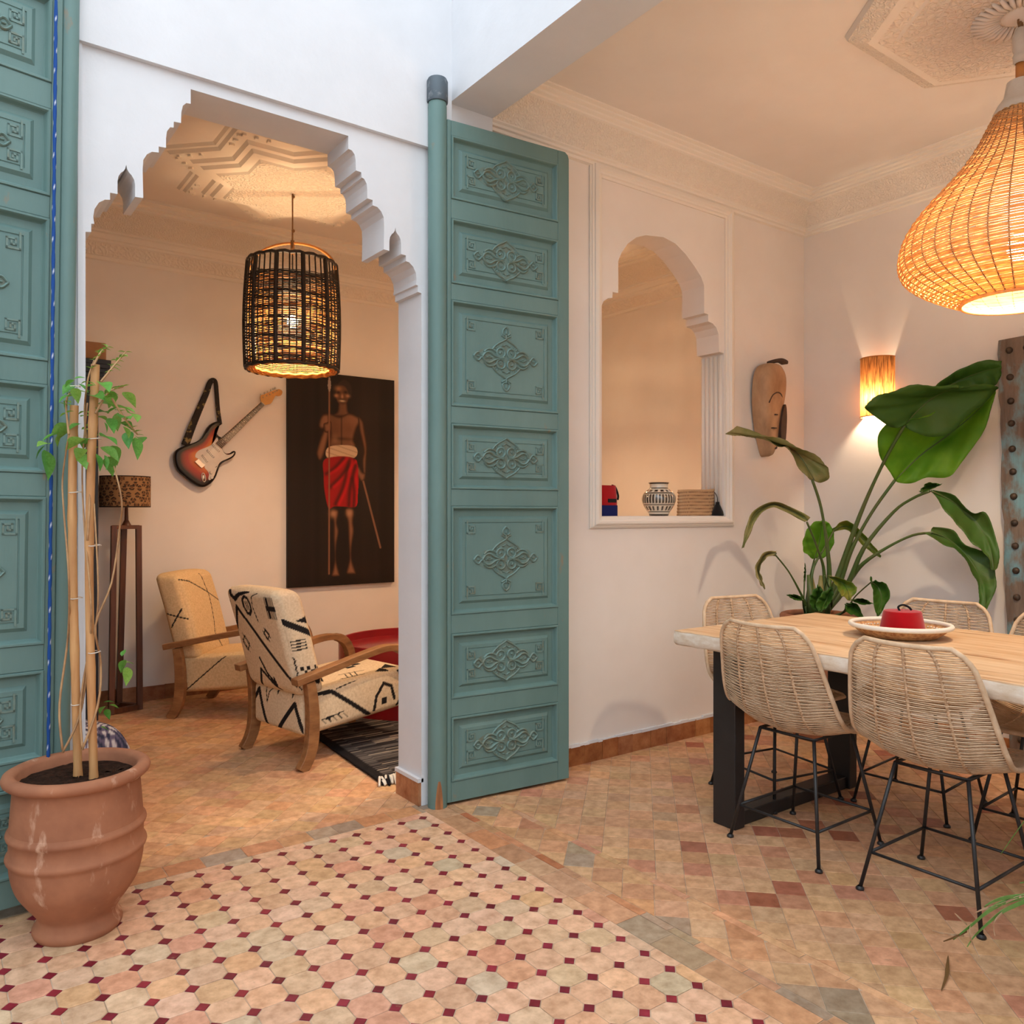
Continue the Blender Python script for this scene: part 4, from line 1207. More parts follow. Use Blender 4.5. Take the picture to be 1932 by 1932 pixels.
t = thing('straw_clutch', 'woven straw clutch bag with a black tassel at the right of the niche sill', 'bag', (1.825, .150, ZN))
b = MB()
cols = []
P = []
for i in range(41):
    v = i / 40
    z = .150 * v
    row = []
    for k in range(65):
        a = 2 * PI * k / 64
        ca, sa = math.cos(a), math.sin(a)
        row.append(((.150 - .004 * v + (.006 if v > .88 else 0)) * math.copysign(abs(ca) ** .3, ca), (.030 * (1 - .45 * v)) * math.copysign(abs(sa) ** .8, sa) + .0025 * math.sin(v * 2 * PI * 8), z + .006 * v * math.cos(a)))
        d = (v * 8) % 1
        cols.append(rgb(204, 168, 128) if d > .38 or v > .9 else (rgb(128, 92, 62) if (k * 1.0 + i // 5) % 2 < 1 else rgb(176, 136, 98)))
    P.append(row)
b.grid(P, cols=cols)
obj('body', b, 'straw_pouch', t, True)
b = MB()
b.tube(spline([(.128, -.026, .135), (.140, -.034, .11), (.141, -.036, .075)], 8), .0022, 6)
b.lathe([(.001, .082), (.011, .078), (.011, .066), (.016, .058), (.032, .022), (.036, .004), (.033, .0), (.001, .0)], 16, c=(.130, -.046, 0))
obj('tassel', b, 'felt_black', t, 50)

# ================================================================ CARVED MASK
t = thing('carved_mask', 'long weathered wooden mask with a curved face on the niche wall', 'mask', (2.345, YB, 1.59))
out = spline([(-.03, 0), (-.06, .06), (-.10, .16), (-.125, .28), (-.132, .40), (-.115, .49), (-.07, .535), (-.01, .545), (.05, .53), (.085, .48), (.090, .40), (.078, .32), (.058, .25), (.045, .17), (.035, .09), (.020, .03), (-.005, -.005)], 64, True)
b = MB()
rings = [(1.0, 0), (1.0, -.05), (.97, -.072), (.86, -.088), (.6, -.098), (.25, -.100)]
cx, cz = -.03, .3
vs, fs = [], []
n = len(out)
for s, y in rings:
    for x, z in out:
        vs.append((cx + (x - cx) * s, y - .025 * (z / .5), cz + (z - cz) * (1 - (1 - s) * .75)))
for i in range(len(rings) - 1):
    for k in range(n):
        l = (k + 1) % n
        fs.append((i * n + k, i * n + l, (i + 1) * n + l, (i + 1) * n + k))
fs.append(tuple((len(rings) - 1) * n + k for k in range(n)))
b.add(vs, fs)
obj('face', b, 'mask_wood', t, 50)
b = MB()
ol = spline([(.06, .50), (.105, .50), (.128, .44), (.122, .36), (.095, .28), (.080, .2), (.066, .10), (.045, .04), (.03, .10), (.05, .25)], 40, True)
b.prism(ol, lambda u, v, w: (u, w, v), 0, -.030)
bevel(obj('side_flap', b, 'mask_wood', t), .006)
b = MB()
b.sweep(spline([(-.03, -.06, .548), (.04, -.085, .566), (.11, -.075, .560)], 10), .045, .022, (0, 0, 1))
bevel(obj('crest', b, 'mask_dark', t), .006)
b = MB()
b.tube(spline([(-.095, -.112, .30), (-.07, -.118, .345), (-.03, -.122, .365), (.01, -.119, .355), (.040, -.105, .32), (.052, -.085, .27)], 20), .0042, 6)
obj('brow_line', b, 'mask_dark', t, True)
b = MB()
sl = spline([(.045, .30), (.060, .27), (.066, .20), (.062, .10), (.050, .075), (.020, .085), (.012, .16), (.022, .24)], 24, True)
b.prism(sl, lambda u, v, w: (u, w - .02 * (v / .5), v), -.06, -.112)
obj('eye_hollow_shade', b, 'mask_dark', t)  # raised dark patch, painted shade in place of a real hollow
for x, z, w in ((-.028, .235, .022), (-.045, .155, .034)):
    b = MB(); b.box(x - w / 2, -.118, z - .003, x + w / 2, -.09, z + .003)
    obj('cut', b, 'mask_dark', t)
b = MB(); b.lathe([(.001, 0), (.018, 0), (.020, .012), (.001, .014)], 14)
for i, p in enumerate(b.v): b.v[i] = (-.004 + p[0], -.082 - p[2] * .6, .045 + p[1] * .6)
obj('chin_hole', b, 'mask_dark', t, True)

# ================================================================ WALL SCONCE
def sconce(label, loc, rz, power):
    t = thing('wall_sconce', label, 'wall lamp', loc, rz)
    b = MB()
    P = []
    for z in np.linspace(0, .345, 12):
        P.append([(.098 * math.cos(a), .105 * math.sin(a), z) for a in np.linspace(0, PI, 33)])
    b.grid(P)
    obj('shade', b, 'burlap', t, True)
    for z in (.002, .343):
        b = MB(); b.tube([(.098 * math.cos(a), .105 * math.sin(a), z) for a in np.linspace(0, PI, 25)], .003, 6)
        obj('hoop', b, 'cane', t, True)
    b = MB(); b.box(-.03, 0, .12, .03, .018, .22)
    obj('back_plate', b, 'plaster_trim', t)
    b = MB(); b.sphere((0, .052, .15), .02, 10, (1, 1, 1.3))
    obj('bulb', b, 'bulb', t, True)
    ld = bpy.data.lights.new('sconce_light', 'POINT')
    ld.energy = power
    ld.color = LAMP_SOFT
    ld.shadow_soft_size = .022
    lo = bpy.data.objects.new('sconce_light', ld)
    COL.objects.link(lo)
    lo.parent = t
    lo.location = (0, .056, .10)
    return t
sconce('half-round burlap wall sconce glowing above the tall green plant', (XC, -.415, 1.803), PI / 2, 16.0)
sconce('half-round burlap wall sconce on the salon end wall, behind the niche jamb', (XSR, .60, 1.85), PI / 2, 30.0)
sconce('added half-round burlap sconce filling the salon with light, unseen behind the pillar', (.42, YS, 1.80), 0.0, 75.0)  # unseen lamp added as fill light for the salon

# ================================================================ STUDDED PLANK
t = thing('studded_plank', 'weathered blue-grey plank with iron studs leaning on the dining wall', 'plank', (2.70, -1.155, 0), PI / 2)
t.rotation_euler = (0, math.radians(-1.5), 0)
t.rotation_euler = (math.radians(-1.6), 0, 0)
b = MB()
pts = []
random.seed(21)
for i in range(31):
    z = 2.125 * i / 30
    pts.append((random.uniform(-.005, .005), z))
poly = [(0 + e, z) for e, z in pts] + [(-.36 + e, z) for e, z in reversed(pts)]
b.prism(poly, lambda u, v, w: (w, u, v), -.028, .028)
bevel(obj('board', b, 'old_blue', t), .004)
for i in range(17):
    z = .10 + i * .122 + random.uniform(-.012, .012)
    for dx in (-.055, -.135, -.215, -.30):
        if random.random() < .12: continue
        b = MB()
        b.lathe([(.017, 0), (.0165, .006), (.012, .012), (.005, .015), (.0008, .0155)], 12)
        for k, p in enumerate(b.v):
            b.v[k] = (-.028 - p[2], dx + p[0] + 0, z + p[1])
        obj('stud', b, 'iron_stud', t, True)
# ================================================================ TALL PLANT
def blade(name, M, L, R, mat, parent, n=90, m=6, wav=.006):
    """leaf blade lofted between left edge, midrib and right edge"""
    Ms, Ls, Rs = [np.array(spline(x, 60)) for x in (M, L, R)]
    def at(S, t):
        f = t * (len(S) - 1); i = min(int(f), len(S) - 2)
        return S[i] + (S[i + 1] - S[i]) * (f - i)
    P = []
    ph = random.random() * 6
    for i in range(n + 1):
        t_ = i / n
        a, c, d = at(Ls, t_), at(Ms, t_), at(Rs, t_)
        nn = np.cross(d - a, at(Ms, min(1, t_ + .05)) - at(Ms, max(0, t_ - .05)))
        ln = np.linalg.norm(nn)
        nn = nn / ln if ln > 1e-9 else np.zeros(3)
        row = []
        for k in range(-m, m + 1):
            u = k / m
            p = c + (d - c) * u if u > 0 else c + (a - c) * (-u)
            p = p + nn * wav * math.sin(t_ * 31 + u * 2 + ph) * abs(u) + nn * .010 * math.sin(abs(u) * PI) + nn * .0011 * math.sin((t_ - .10 * abs(u)) * 150) * min(1, abs(u) * 3)
            row.append(tuple(p))
        P.append(row)
    b = MB()
    b.grid(P)
    o = obj(name, b, mat, parent, True)
    s = o.modifiers.new('thickness', 'SOLIDIFY')
    s.thickness = .0012
    return o
random.seed(4)
PB = (2.28, -.335, 0)
pot = thing('plant_pot', 'large terracotta pot behind the dining table, holding the tall plant', 'pot', PB)
b = MB()
b.lathe([(.001, 0), (.13, 0), (.14, .02), (.165, .30), (.180, .60), (.182, .645)], 36)
b.lathe([(.160, .64), (.150, .30)], 36)
obj('body', b, 'terracotta', pot, 50)
b = MB(); b.tube([(.186 * math.cos(2 * PI * k / 36), .186 * math.sin(2 * PI * k / 36), .665) for k in range(36)], .022, 10, closed=True)
obj('rim', b, 'terracotta', pot, True)
b = MB(); b.lathe([(.001, .635), (.08, .64), (.172, .63)], 24)
obj('soil', b, 'soil', pot, True)
pl = thing('bird_of_paradise_plant', 'tall plant with big paddle leaves in the corner behind the table', 'plant', (PB[0], PB[1], .64))
KM = {'g': 'leaf_dark', 'b': 'leaf_bright', 'd': 'leaf_dry', 'd2': 'leaf_droop', 'y': 'leaf_yellow'}
off = Vector((PB[0], PB[1], .64))
for kind, r_, pet, mid, lf, rt in STREL:
    loc = lambda A: [tuple(Vector(p) - off) for p in A]
    lo_ = blade('leaf', loc(mid), loc(lf), loc(rt), KM[kind], pl)
    b = MB()
    P = spline(loc(mid), 20)
    b.tube(P, [max(.0012, .0055 * (1 - i / len(P))) for i in range(len(P))], 6)
    obj('midrib', b, 'petiole', lo_, True)
    if pet:
        A = loc(pet)
        A = [(random.uniform(-.035, .035), random.uniform(-.035, .035), 0.0)] + A
        P = spline(A, 24)
        b = MB(); b.tube(P, [r_ * (1.7 - 1.0 * min(1, i / len(P) * 1.6)) for i in range(len(P))], 8)
        obj('petiole', b, 'petiole', pl, True)
for i in range(5):
    a = i * 1.3
    b = MB()
    x, y = .03 * math.cos(a), .03 * math.sin(a)
    b.tube([(x, y, -.005), (x * 1.3, y * 1.3, .12), (x * 2.0, y * 2.0, .26)], [.03, .026, .008], 8)
    obj('sheath', b, 'leaf_dry' if i % 2 else 'petiole', pl, True)

# ================================================================ TERRACOTTA JAR AND VINE AT THE LEFT
JP = (-1.372, -.222, 0)
t = thing('terracotta_jar', 'big weathered terracotta jar on the courtyard floor before the left door leaf', 'pot', JP)
prof = spline([(.116, .0), (.121, .010), (.121, .022), (.112, .036), (.108, .052), (.118, .072), (.142, .106), (.165, .145), (.177, .190), (.181, .228)], 40)
prof += [(.188, .236), (.190, .243), (.188, .250), (.1805, .258), (.1805, .296), (.187, .303), (.189, .310), (.187, .317), (.179, .325)]
prof += spline([(.179, .326), (.176, .37), (.172, .42), (.170, .446)], 12)
prof += [(.176, .450), (.188, .452), (.197, .460), (.200, .470), (.196, .481), (.184, .487), (.168, .484), (.160, .474), (.156, .44)]
b = MB(); b.lathe([(.001, 0)] + prof, 64)
obj('body', b, 'terracotta', t, 60)
b = MB()
P = []
for i in range(13):
    r_ = .158 * i / 12
    P.append([(r_ * math.cos(2 * PI * k / 40), r_ * math.sin(2 * PI * k / 40), .452 + random.uniform(-.004, .004)) for k in range(41)])
b.grid(P)
obj('soil', b, 'soil', t, True)
vn = thing('climbing_vine', 'sparse leafy vine tied to bamboo canes in the terracotta jar', 'plant', (JP[0], JP[1], .45))
off = Vector((JP[0], JP[1], .45))
for S in STAKES:
    A = [tuple(Vector(p) - off) for p in S]
    A[0] = (A[0][0], A[0][1], -.0)
    P = spline(A, 26)
    b = MB()
    rs = [.0125 + (.0018 if i % 7 == 0 else 0) for i in range(len(P))]
    b.tube(P, rs, 10)
    obj('bamboo_cane', b, 'bamboo', vn, 50)
for S in VINE_STEMS:
    P = spline([tuple(Vector(p) - off) for p in S], 30)
    b = MB(); b.tube(P, [.0036 - .0014 * i / len(P) for i in range(len(P))], 6)
    obj('stem', b, 'vine', vn, True)
# one leaf shape, a bent pointed oval along +x, unit length
b = MB()
P = []
for i in range(9):
    u = i / 8
    w = .27 * math.sin(PI * u ** .8) * (1 - .25 * u)
    P.append([(u, k / 2 * w, -.22 * u * u + .10 * abs(k / 2) ** 1.5 * w / .26) for k in range(-2, 3)])
b.grid(P)
leaf_me = b.mesh('leaf', 'leaf_small', True)
for i, (a, c) in enumerate(VINE_LEAVES):
    A, B2 = Vector(a) - off, Vector(c) - off
    d = B2 - A
    L = d.length * 1.2
    o = obj('leaf', leaf_me, None, vn)
    x = d.normalized()
    s = Vector((0, 0, 1)).cross(x)
    if s.length < .2: s = RT.cross(x)
    s = (s.normalized() + Vector((random.uniform(-.5, .5), random.uniform(-.5, .5), random.uniform(-.3, .3)))).normalized()
    z = x.cross(s).normalized()
    s = z.cross(x).normalized()
    M = Matrix((x, s, z)).transposed().to_4x4()
    o.matrix_local = Matrix.Translation(A) @ M @ Matrix.Scale(max(.03, L), 4)
    g_ = random.uniform(-16, 16)
    base = (96, 160, 70) if random.random() < .7 else (134, 182, 84)
    o.color = rgb(base[0] + g_, base[1] + g_, base[2] + g_ * .5)
random.seed(14)
for S in VINE_STEMS[4:]:      # young leaflets along the upper shoots
    for k in range(7):
        f_ = .35 + .65 * k / 6
        P = spline([tuple(Vector(p) - off) for p in S], 24)
        A = Vector(P[min(len(P) - 1, int(f_ * (len(P) - 1)))])
        for s_ in (-1, 1):
            o = obj('leaf', leaf_me, None, vn)
            x = (RT * s_ * random.uniform(.5, 1) + FW * random.uniform(-.6, .6) + Vector((0, 0, random.uniform(-.3, .7)))).normalized()
            s2 = Vector((0, 0, 1)).cross(x).normalized()
            z = x.cross(s2).normalized()
            M = Matrix((x, s2, z)).transposed().to_4x4()
            o.matrix_local = Matrix.Translation(A) @ M @ Matrix.Scale(random.uniform(.014, .030), 4)
            g_ = random.uniform(-14, 14)
            o.color = rgb(136 + g_, 178 + g_, 74 + g_ * .5)
random.seed(2)
for i in range(7):   # ties
    z = .22 + i * .16
    sx = STAKES[i % 2]
    f = min(1, z / 1.15)
    A = Vector(sx[0]) + (Vector(sx[-1]) - Vector(sx[0])) * f - off
    b = MB(); b.tube([(A.x + .017 * math.cos(k * PI / 4), A.y + .017 * math.sin(k * PI / 4), z + .002 * math.sin(k)) for k in range(8)], .0016, 5, closed=True)
    obj('string_tie', b, 'tape_white', vn, True)
# blue rope
b = MB()
pts = [(-1.433 + .0215 * (t_ * 4.42 / 400) / 2.4, -.062, .48 + t_ * 4.42 / 400) for t_ in range(401)]
P, cols = [], []
vs, fs = [], []
ns = 8
for i, p in enumerate(pts):
    for k in range(ns):
        a = 2 * PI * k / ns
        rr = .0050 + .0006 * math.sin(a * 2 + i * .9)
        vs.append((p[0] + rr * math.cos(a), p[1] + rr * math.sin(a), p[2]))
        w = ((k + i) % 8 == 0) and (i % 3 == 0)
        cols.append(rgb(216, 224, 236) if w else rgb(34, 76, 146))
for i in range(400):
    for k in range(ns):
        l = (k + 1) % ns
        fs.append((i * ns + k, i * ns + l, (i + 1) * ns + l, (i + 1) * ns + k))
b.add(vs, fs, cols)
rope = obj('rope', b, 'rope_blue', None, True)
tag(rope, 'blue rope with white flecks hanging in front of the left door leaf', 'rope')

# ================================================================ GRASSY PLANT AT THE RIGHT EDGE
gp = thing('planter_pot', 'terracotta planter just past the right edge, holding the grassy plant', 'pot', (.44, -2.40, 0))
b = MB(); b.lathe([(.001, 0), (.09, 0), (.13, .36), (.142, .365), (.142, .40), (.125, .40), (.12, .37), (.001, .37)], 32)
obj('body', b, 'terracotta', gp, 50)
gr = thing('grass_plant', 'arching green grass blades reaching in at the lower right corner', 'plant', (.44, -2.40, .37))
off = Vector((.44, -2.40, .37))
KG = {'g': 'grass_green', 't': 'grass_dry', 'b': 'grass_brown'}
gi = 0
for kind, w, P in GRASS:
    if kind == 'b' and P[0][0] < .06: continue
    gi += 1
    A = [Vector(p) - off for p in P]
    if kind == 'g':
        A = [Vector((random.uniform(-.03, .03), random.uniform(-.03, .03), 0)), A[0].lerp(Vector((0, 0, .12)), .45)] + A
    S = spline([tuple(a) for a in A], 24)
    b = MB()
    G = []
    for i, p in enumerate(S):
        f = i / (len(S) - 1)
        ww = w * 2.0 * (1 - f ** 3) + .0008
        G.append([(p[0] - RT.x * 0, p[1], p[2] + ww), (p[0] + .002, p[1] + .002, p[2] + ww * .1), (p[0], p[1], p[2] - ww)])
    b.grid(G)
    o = obj('blade', b, KG[kind], gr, True)
    o.modifiers.new('thickness', 'SOLIDIFY').thickness = .0008
random.seed(19)
for k in range(34):
    a = random.uniform(-1.9, 1.7)      # fan towards the room side, away from the walkway view
    L = random.uniform(.22, .40)
    hz = random.uniform(.10, .26)
    r0 = random.uniform(0, .06)
    ca, sa = math.cos(a), math.sin(a)
    S = spline([(r0 * ca, r0 * sa, 0), ((r0 + L * .25) * ca, (r0 + L * .25) * sa, hz), ((r0 + L * .65) * ca, (r0 + L * .65) * sa, hz * .9), ((r0 + L) * ca, (r0 + L) * sa, hz * .25 - .05)], 15)
    b = MB()
    b.grid([[(p[0] - sa * w_ * u, p[1] + ca * w_ * u, p[2] + .002 * abs(u)) for u in (-1, 0, 1)] for i, p in enumerate(S) for w_ in [.0055 * (1 - (i / (len(S) - 1)) ** 2) + .0005]])
    o = obj('blade', b, 'grass_green' if k % 6 else 'grass_dry', gr, True)
    o.modifiers.new('thickness', 'SOLIDIFY').thickness = .0008
b = MB(); b.lathe([(.001, .378), (.06, .38), (.121, .372)], 24)
obj('soil', b, 'soil', gp, True)
b = MB()
S = spline([(.575, -1.85, .003), (.52, -1.875, .009), (.46, -1.90, .007), (.393, -1.919, .002)], 12)
b.grid([[(p[0], p[1] - .006 * (1 - abs(i / 12 - .5) * 1.6), p[2]), (p[0], p[1], p[2] + .003), (p[0], p[1] + .006 * (1 - abs(i / 12 - .5) * 1.6), p[2])] for i, p in enumerate(S)])
tag(obj('dry_leaf', b, 'grass_brown', None, True), 'single dry brown leaf on the floor below the grass blades', 'leaf')
# ================================================================ BLACK WICKER PENDANT (salon)
random.seed(31)
LP = (0.0, 1.62)
ZB, ZT, RB, RTP = 2.085, 2.70, .262, .250
t = thing('wicker_pendant', 'black wicker basket pendant lamp hanging inside the arch', 'pendant lamp', (LP[0], LP[1], ZB))
H = ZT - ZB
def rad(v): return RB + (RTP - RB) * v + .012 * math.sin(PI * v)
ns = 44
b = MB()
for k in range(ns):
    a = 2 * PI * k / ns
    top = 1.0
    P = [(rad(v) * math.cos(a), rad(v) * math.sin(a), v * H) for v in np.linspace(0, 1, 8)]
    b.tube(P, .0044 if k % 4 else .0135, 5)
tag(obj('stakes', b, 'black_wicker', t, True), kind='stuff')
b = MB()
rows = 62
for i in range(rows):
    v = .015 + .835 * i / rows
    a0 = random.random() * 6.28
    span = random.choice([2 * PI, 2 * PI, 5.2, 4.4])
    nn = 66
    P = []
    for k in range(nn + 1):
        a = a0 + span * k / nn
        r_ = rad(v) + .0045 * math.sin(a * ns / 2 + (i % 2) * PI)
        P.append((r_ * math.cos(a), r_ * math.sin(a), v * H + .002 * math.sin(a * 3 + i)))
    b.tube(P, random.uniform(.0024, .0042), 4)
tag(obj('weave', b, 'black_wicker', t, True), kind='stuff')
b = MB()
for i in range(48):
    v = .012 + .82 * i / 48
    nn = 60
    P = []
    for k in range(nn):
        a = 2 * PI * k / nn
        r_ = rad(v) - .014 + .002 * math.sin(a * ns / 2 + (i % 2) * PI)
        P.append((r_ * math.cos(a), r_ * math.sin(a), v * H))
    b.tube(P, .0022, 4, closed=True)
tag(obj('straw_lining', b, 'straw_inner', t, True), kind='stuff')
for nm, v, r_ in (('bottom_rim', 0, .010), ('top_rim', 1, .011)):
    b = MB()
    b.tube([(rad(v) * math.cos(2 * PI * k / 60), rad(v) * math.sin(2 * PI * k / 60), v * H + .004 * math.sin(k * 2.1)) for k in range(60)], r_, 7, closed=True)
    obj(nm, b, 'black_wicker', t, True)
b = MB()   # plaited straw turning under the bottom rim
for i in range(4):
    rr = RB - .012 - i * .012
    P = [(rr * math.cos(2 * PI * k / 72), rr * math.sin(2 * PI * k / 72), -.004 + i * .004 + .003 * math.sin(k * PI / 2 + i)) for k in range(72)]
    b.tube(P, .0075, 5, closed=True)
obj('straw_edge', b, 'straw_inner', t, True)
b = MB()
ca = math.radians(-36)
P = [(-RTP * 1.0 * math.cos(PI * k / 24) * math.cos(ca), -RTP * math.cos(PI * k / 24) * math.sin(ca), H - .03 + .155 * math.sin(PI * k / 24)) for k in range(25)]
b.tube(P, .0085, 8)
obj('handle', b, 'cane', t, True)
b = MB()
for s in (-1, 1):
    P = spline([(0, s * .006, H + .10), (s * .004, s * .012, H + .25), (0, s * .004, ZC - .084 - ZB)], 12)
    b.tube(P, .0035, 6)
for z in (H + .20, H + .40): b.sphere((.006, .004, z), .010, 6)
b.tube([(0, 0, H + .06), (0, 0, H + .14)], .012, 8)
obj('cord', b, 'cord', t, True)
b = MB(); b.tube([(0, 0, H * .62), (0, 0, H + .1)], .004, 6); b.lathe([(.016, H * .52), (.018, H * .62), (.006, H * .64)], 12)
obj('lamp_holder', b, 'black_steel', t, True)
b = MB(); b.sphere((0, 0, H * .45), .032, 12, (1, 1, 1.25))
obj('bulb', b, 'bulb', t, True)
ld = bpy.data.lights.new('pendant_light', 'POINT')
ld.energy = 42.0
ld.color = LAMP_WARM
ld.shadow_soft_size = .09
lo = bpy.data.objects.new('pendant_light', ld)
COL.objects.link(lo); lo.parent = t; lo.location = (0, 0, H * .20)

fill_pendant = copy_tree(t)  # extra pendant out of view, added to brighten the salon end wall
fill_pendant.location = (1.84, 1.56, ZB)
b = MB(); b.lathe([(.001, ZC - .10 - ZB), (.03, ZC - .095 - ZB), (.05, ZC - .03 - ZB), (.055, ZC - ZB)], 20)
obj('ceiling_rose', b, 'plaster_trim', fill_pendant, True)
fill_pendant['label'] = 'added copy of the black wicker pendant, unseen, lighting the salon end'
for q_ in (t, fill_pendant): q_['group'] = 'wicker pendants in the salon'

# ================================================================ RATTAN PENDANT (dining)
DP = (1.62, -1.62)
t = thing('rattan_pendant', 'large glowing natural rattan pendant lamp at the right edge', 'pendant lamp', (DP[0], DP[1], 2.055))
prof = spline([(.198, 0), (.245, .018), (.305, .048), (.365, .085), (.405, .125), (.420, .175), (.412, .235), (.385, .300), (.330, .375), (.260, .450), (.195, .525), (.145, .600), (.112, .665), (.085, .715), (.070, .735)], 140)
def pr(v):
    f = v * (len(prof) - 1); i = min(int(f), len(prof) - 2)
    return prof[i][0] + (prof[i + 1][0] - prof[i][0]) * (f - i), prof[i][1] + (prof[i + 1][1] - prof[i][1]) * (f - i)
b = MB()
rows = 104
for i in range(rows):
    r_, z_ = pr(i / (rows - 1))
    nn = 84
    P = []
    for k in range(nn):
        a = 2 * PI * k / nn
        rr = r_ + .0022 * math.sin(a * 21 + (i % 2) * PI)
        P.append((rr * math.cos(a), rr * math.sin(a), z_ + .0014 * math.sin(a * 5 + i * 1.7)))
    b.tube(P, .0034, 4, closed=True)
tag(obj('weave', b, 'rattan_lamp', t, True), kind='stuff')
for k in range(42):
    a = 2 * PI * k / 42
    b = MB()
    b.tube([(pr(v)[0] * math.cos(a), pr(v)[0] * math.sin(a), pr(v)[1]) for v in np.linspace(0, 1, 26)], .0026, 5)
    obj('rib', b, 'rattan_lamp_dark', t, True)
b = MB(); b.tube([(.2 * math.cos(2 * PI * k / 48), .2 * math.sin(2 * PI * k / 48), -.002) for k in range(48)], .008, 6, closed=True)
obj('mouth_rim', b, 'rattan_lamp', t, True)
b = MB(); b.lathe([(.086, .705), (.092, .720), (.078, .745), (.055, .775), (.050, .805), (.046, .83), (.001, .832)], 24)
obj('wrapped_collar', b, 'tape_white', t, 60)
b = MB(); b.tube([(0, 0, .82), (0, 0, .905)], .016, 10)
obj('cane_stem', b, 'cane', t, True)
b = MB(); b.lathe([(.018, .90), (.024, .905), (.026, .93), (.022, .94), (.027, .955), (.027, 1.00), (.020, 1.02), (.012, 1.035)], 16)
obj('tape_wrap', b, 'tape_white', t, 60)
b = MB()
b.tube(spline([(0, 0, 1.02), (.006, .004, 1.05), (0, 0, ZC - .08 - 2.055)], 8), .006, 6)
b.tube([(.018 * math.cos(k), .0, 1.055 + .018 * math.sin(k)) for k in np.linspace(0, 2 * PI, 14)], .004, 5)
obj('hanging_cord', b, 'cord', t, True)
b = MB(); b.sphere((0, 0, .20), .045, 12, (1, 1, 1.2))
obj('bulb', b, 'bulb', t, True)
ld = bpy.data.lights.new('pendant_light', 'POINT')
ld.energy = 50.0
ld.color = LAMP_SOFT
ld.shadow_soft_size = .04
lo = bpy.data.objects.new('pendant_light', ld)
COL.objects.link(lo); lo.parent = t; lo.location = (0, 0, .115)

# ================================================================ PRINT HELPERS (2-d colour fields evaluated on dense grids)
def seg_d(U, V, a, c):
    ax, ay = a; cx, cy = c
    dx, dy = cx - ax, cy - ay
    t_ = np.clip(((U - ax) * dx + (V - ay) * dy) / (dx * dx + dy * dy + 1e-12), 0, 1)
    return np.hypot(U - ax - t_ * dx, V - ay - t_ * dy)
def in_poly(U, V, P):
    r = np.zeros(U.shape, bool)
    n = len(P)
    for i in range(n):
        x0, y0 = P[i - 1]; x1, y1 = P[i]
        if y0 == y1: continue
        c = ((y0 > V) != (y1 > V)) & (U < (x1 - x0) * (V - y0) / (y1 - y0) + x0)
        r ^= c
    return r
class Print:
    def __init__(self): self.ops = []
    def line(self, pts, w):
        self.ops.append(('l', pts, w)); return self
    def poly(self, pts):
        self.ops.append(('p', pts, 0)); return self
    def mask(self, U, V):
        m = np.zeros(U.shape, bool)
        for k, pts, w in self.ops:
            if k == 'l':
                for a, c in zip(pts[:-1], pts[1:]): m |= seg_d(U, V, a, c) < w * .62
            else: m |= in_poly(U, V, pts)
        return m
def checker(p, x0, y0, dx, dy, nx, ny):
    for i in range(nx):
        for j in range(ny):
            if (i + j) % 2 == 0:
                p.poly([(x0 + i * dx, y0 + j * dy), (x0 + (i + 1) * dx, y0 + j * dy), (x0 + (i + 1) * dx, y0 + (j + 1) * dy), (x0 + i * dx, y0 + (j + 1) * dy)])
def pillow_box(x0, y0, z0, x1, y1, z1, r, prints, base, ink, step=.005, warp=None, puff=.0):
    """rounded upholstered block; prints: face key -> Print in metres of that face"""
    b = MB()
    b.c = []
    lo = np.array([x0 + r, y0 + r, z0 + r]); hi = np.array([x1 - r, y1 - r, z1 - r])
    for key in ('x-', 'x+', 'y-', 'y+', 'z-', 'z+'):
        ax = 'xyz'.index(key[0]); sg = 1 if key[1] == '+' else -1
        o1, o2 = [i for i in range(3) if i != ax]
        mn = np.array([x0, y0, z0]); mx = np.array([x1, y1, z1])
        pr_ = prints.get(key)
        st = step if pr_ else .03
        n1 = max(2, int((mx[o1] - mn[o1]) / st)); n2 = max(2, int((mx[o2] - mn[o2]) / st))
        A = np.linspace(mn[o1], mx[o1], n1 + 1); B2 = np.linspace(mn[o2], mx[o2], n2 + 1)
        U, V = np.meshgrid(A, B2, indexing='ij')
        P = np.zeros(U.shape + (3,))
        P[..., o1] = U; P[..., o2] = V; P[..., ax] = mx[ax] if sg > 0 else mn[ax]
        Q = np.clip(P, lo, hi)
        D = P - Q
        D /= np.linalg.norm(D, axis=-1, keepdims=True)
        W = Q + D * r
        cu = (U - (mn[o1] + mx[o1]) / 2) / ((mx[o1] - mn[o1]) / 2); cv = (V - (mn[o2] + mx[o2]) / 2) / ((mx[o2] - mn[o2]) / 2)
        W[..., ax] += sg * puff * (1 - cu ** 2) * (1 - cv ** 2)
        if warp: W = warp(W)
        m = pr_.mask(U - mn[o1], V - mn[o2]) if pr_ else np.zeros(U.shape, bool)
        C = np.where(m[..., None], np.array(ink), np.array(base))
        vs = [tuple(p) for p in W.reshape(-1, 3)]
        nv = n2 + 1
        idx = np.arange((n1 + 1) * nv).reshape(n1 + 1, nv)
        q = np.stack([idx[:-1, :-1], idx[1:, :-1], idx[1:, 1:], idx[:-1, 1:]], -1).reshape(-1, 4)
        flip = (sg > 0) != (ax == 1)
        if not flip: q = q[:, ::-1]
        k = len(b.v)
        b.v.extend(vs); b.f.extend([tuple(int(i) + k for i in f) for f in q]); b.c.extend([tuple(c) for c in C.reshape(-1, 4)])
    return b

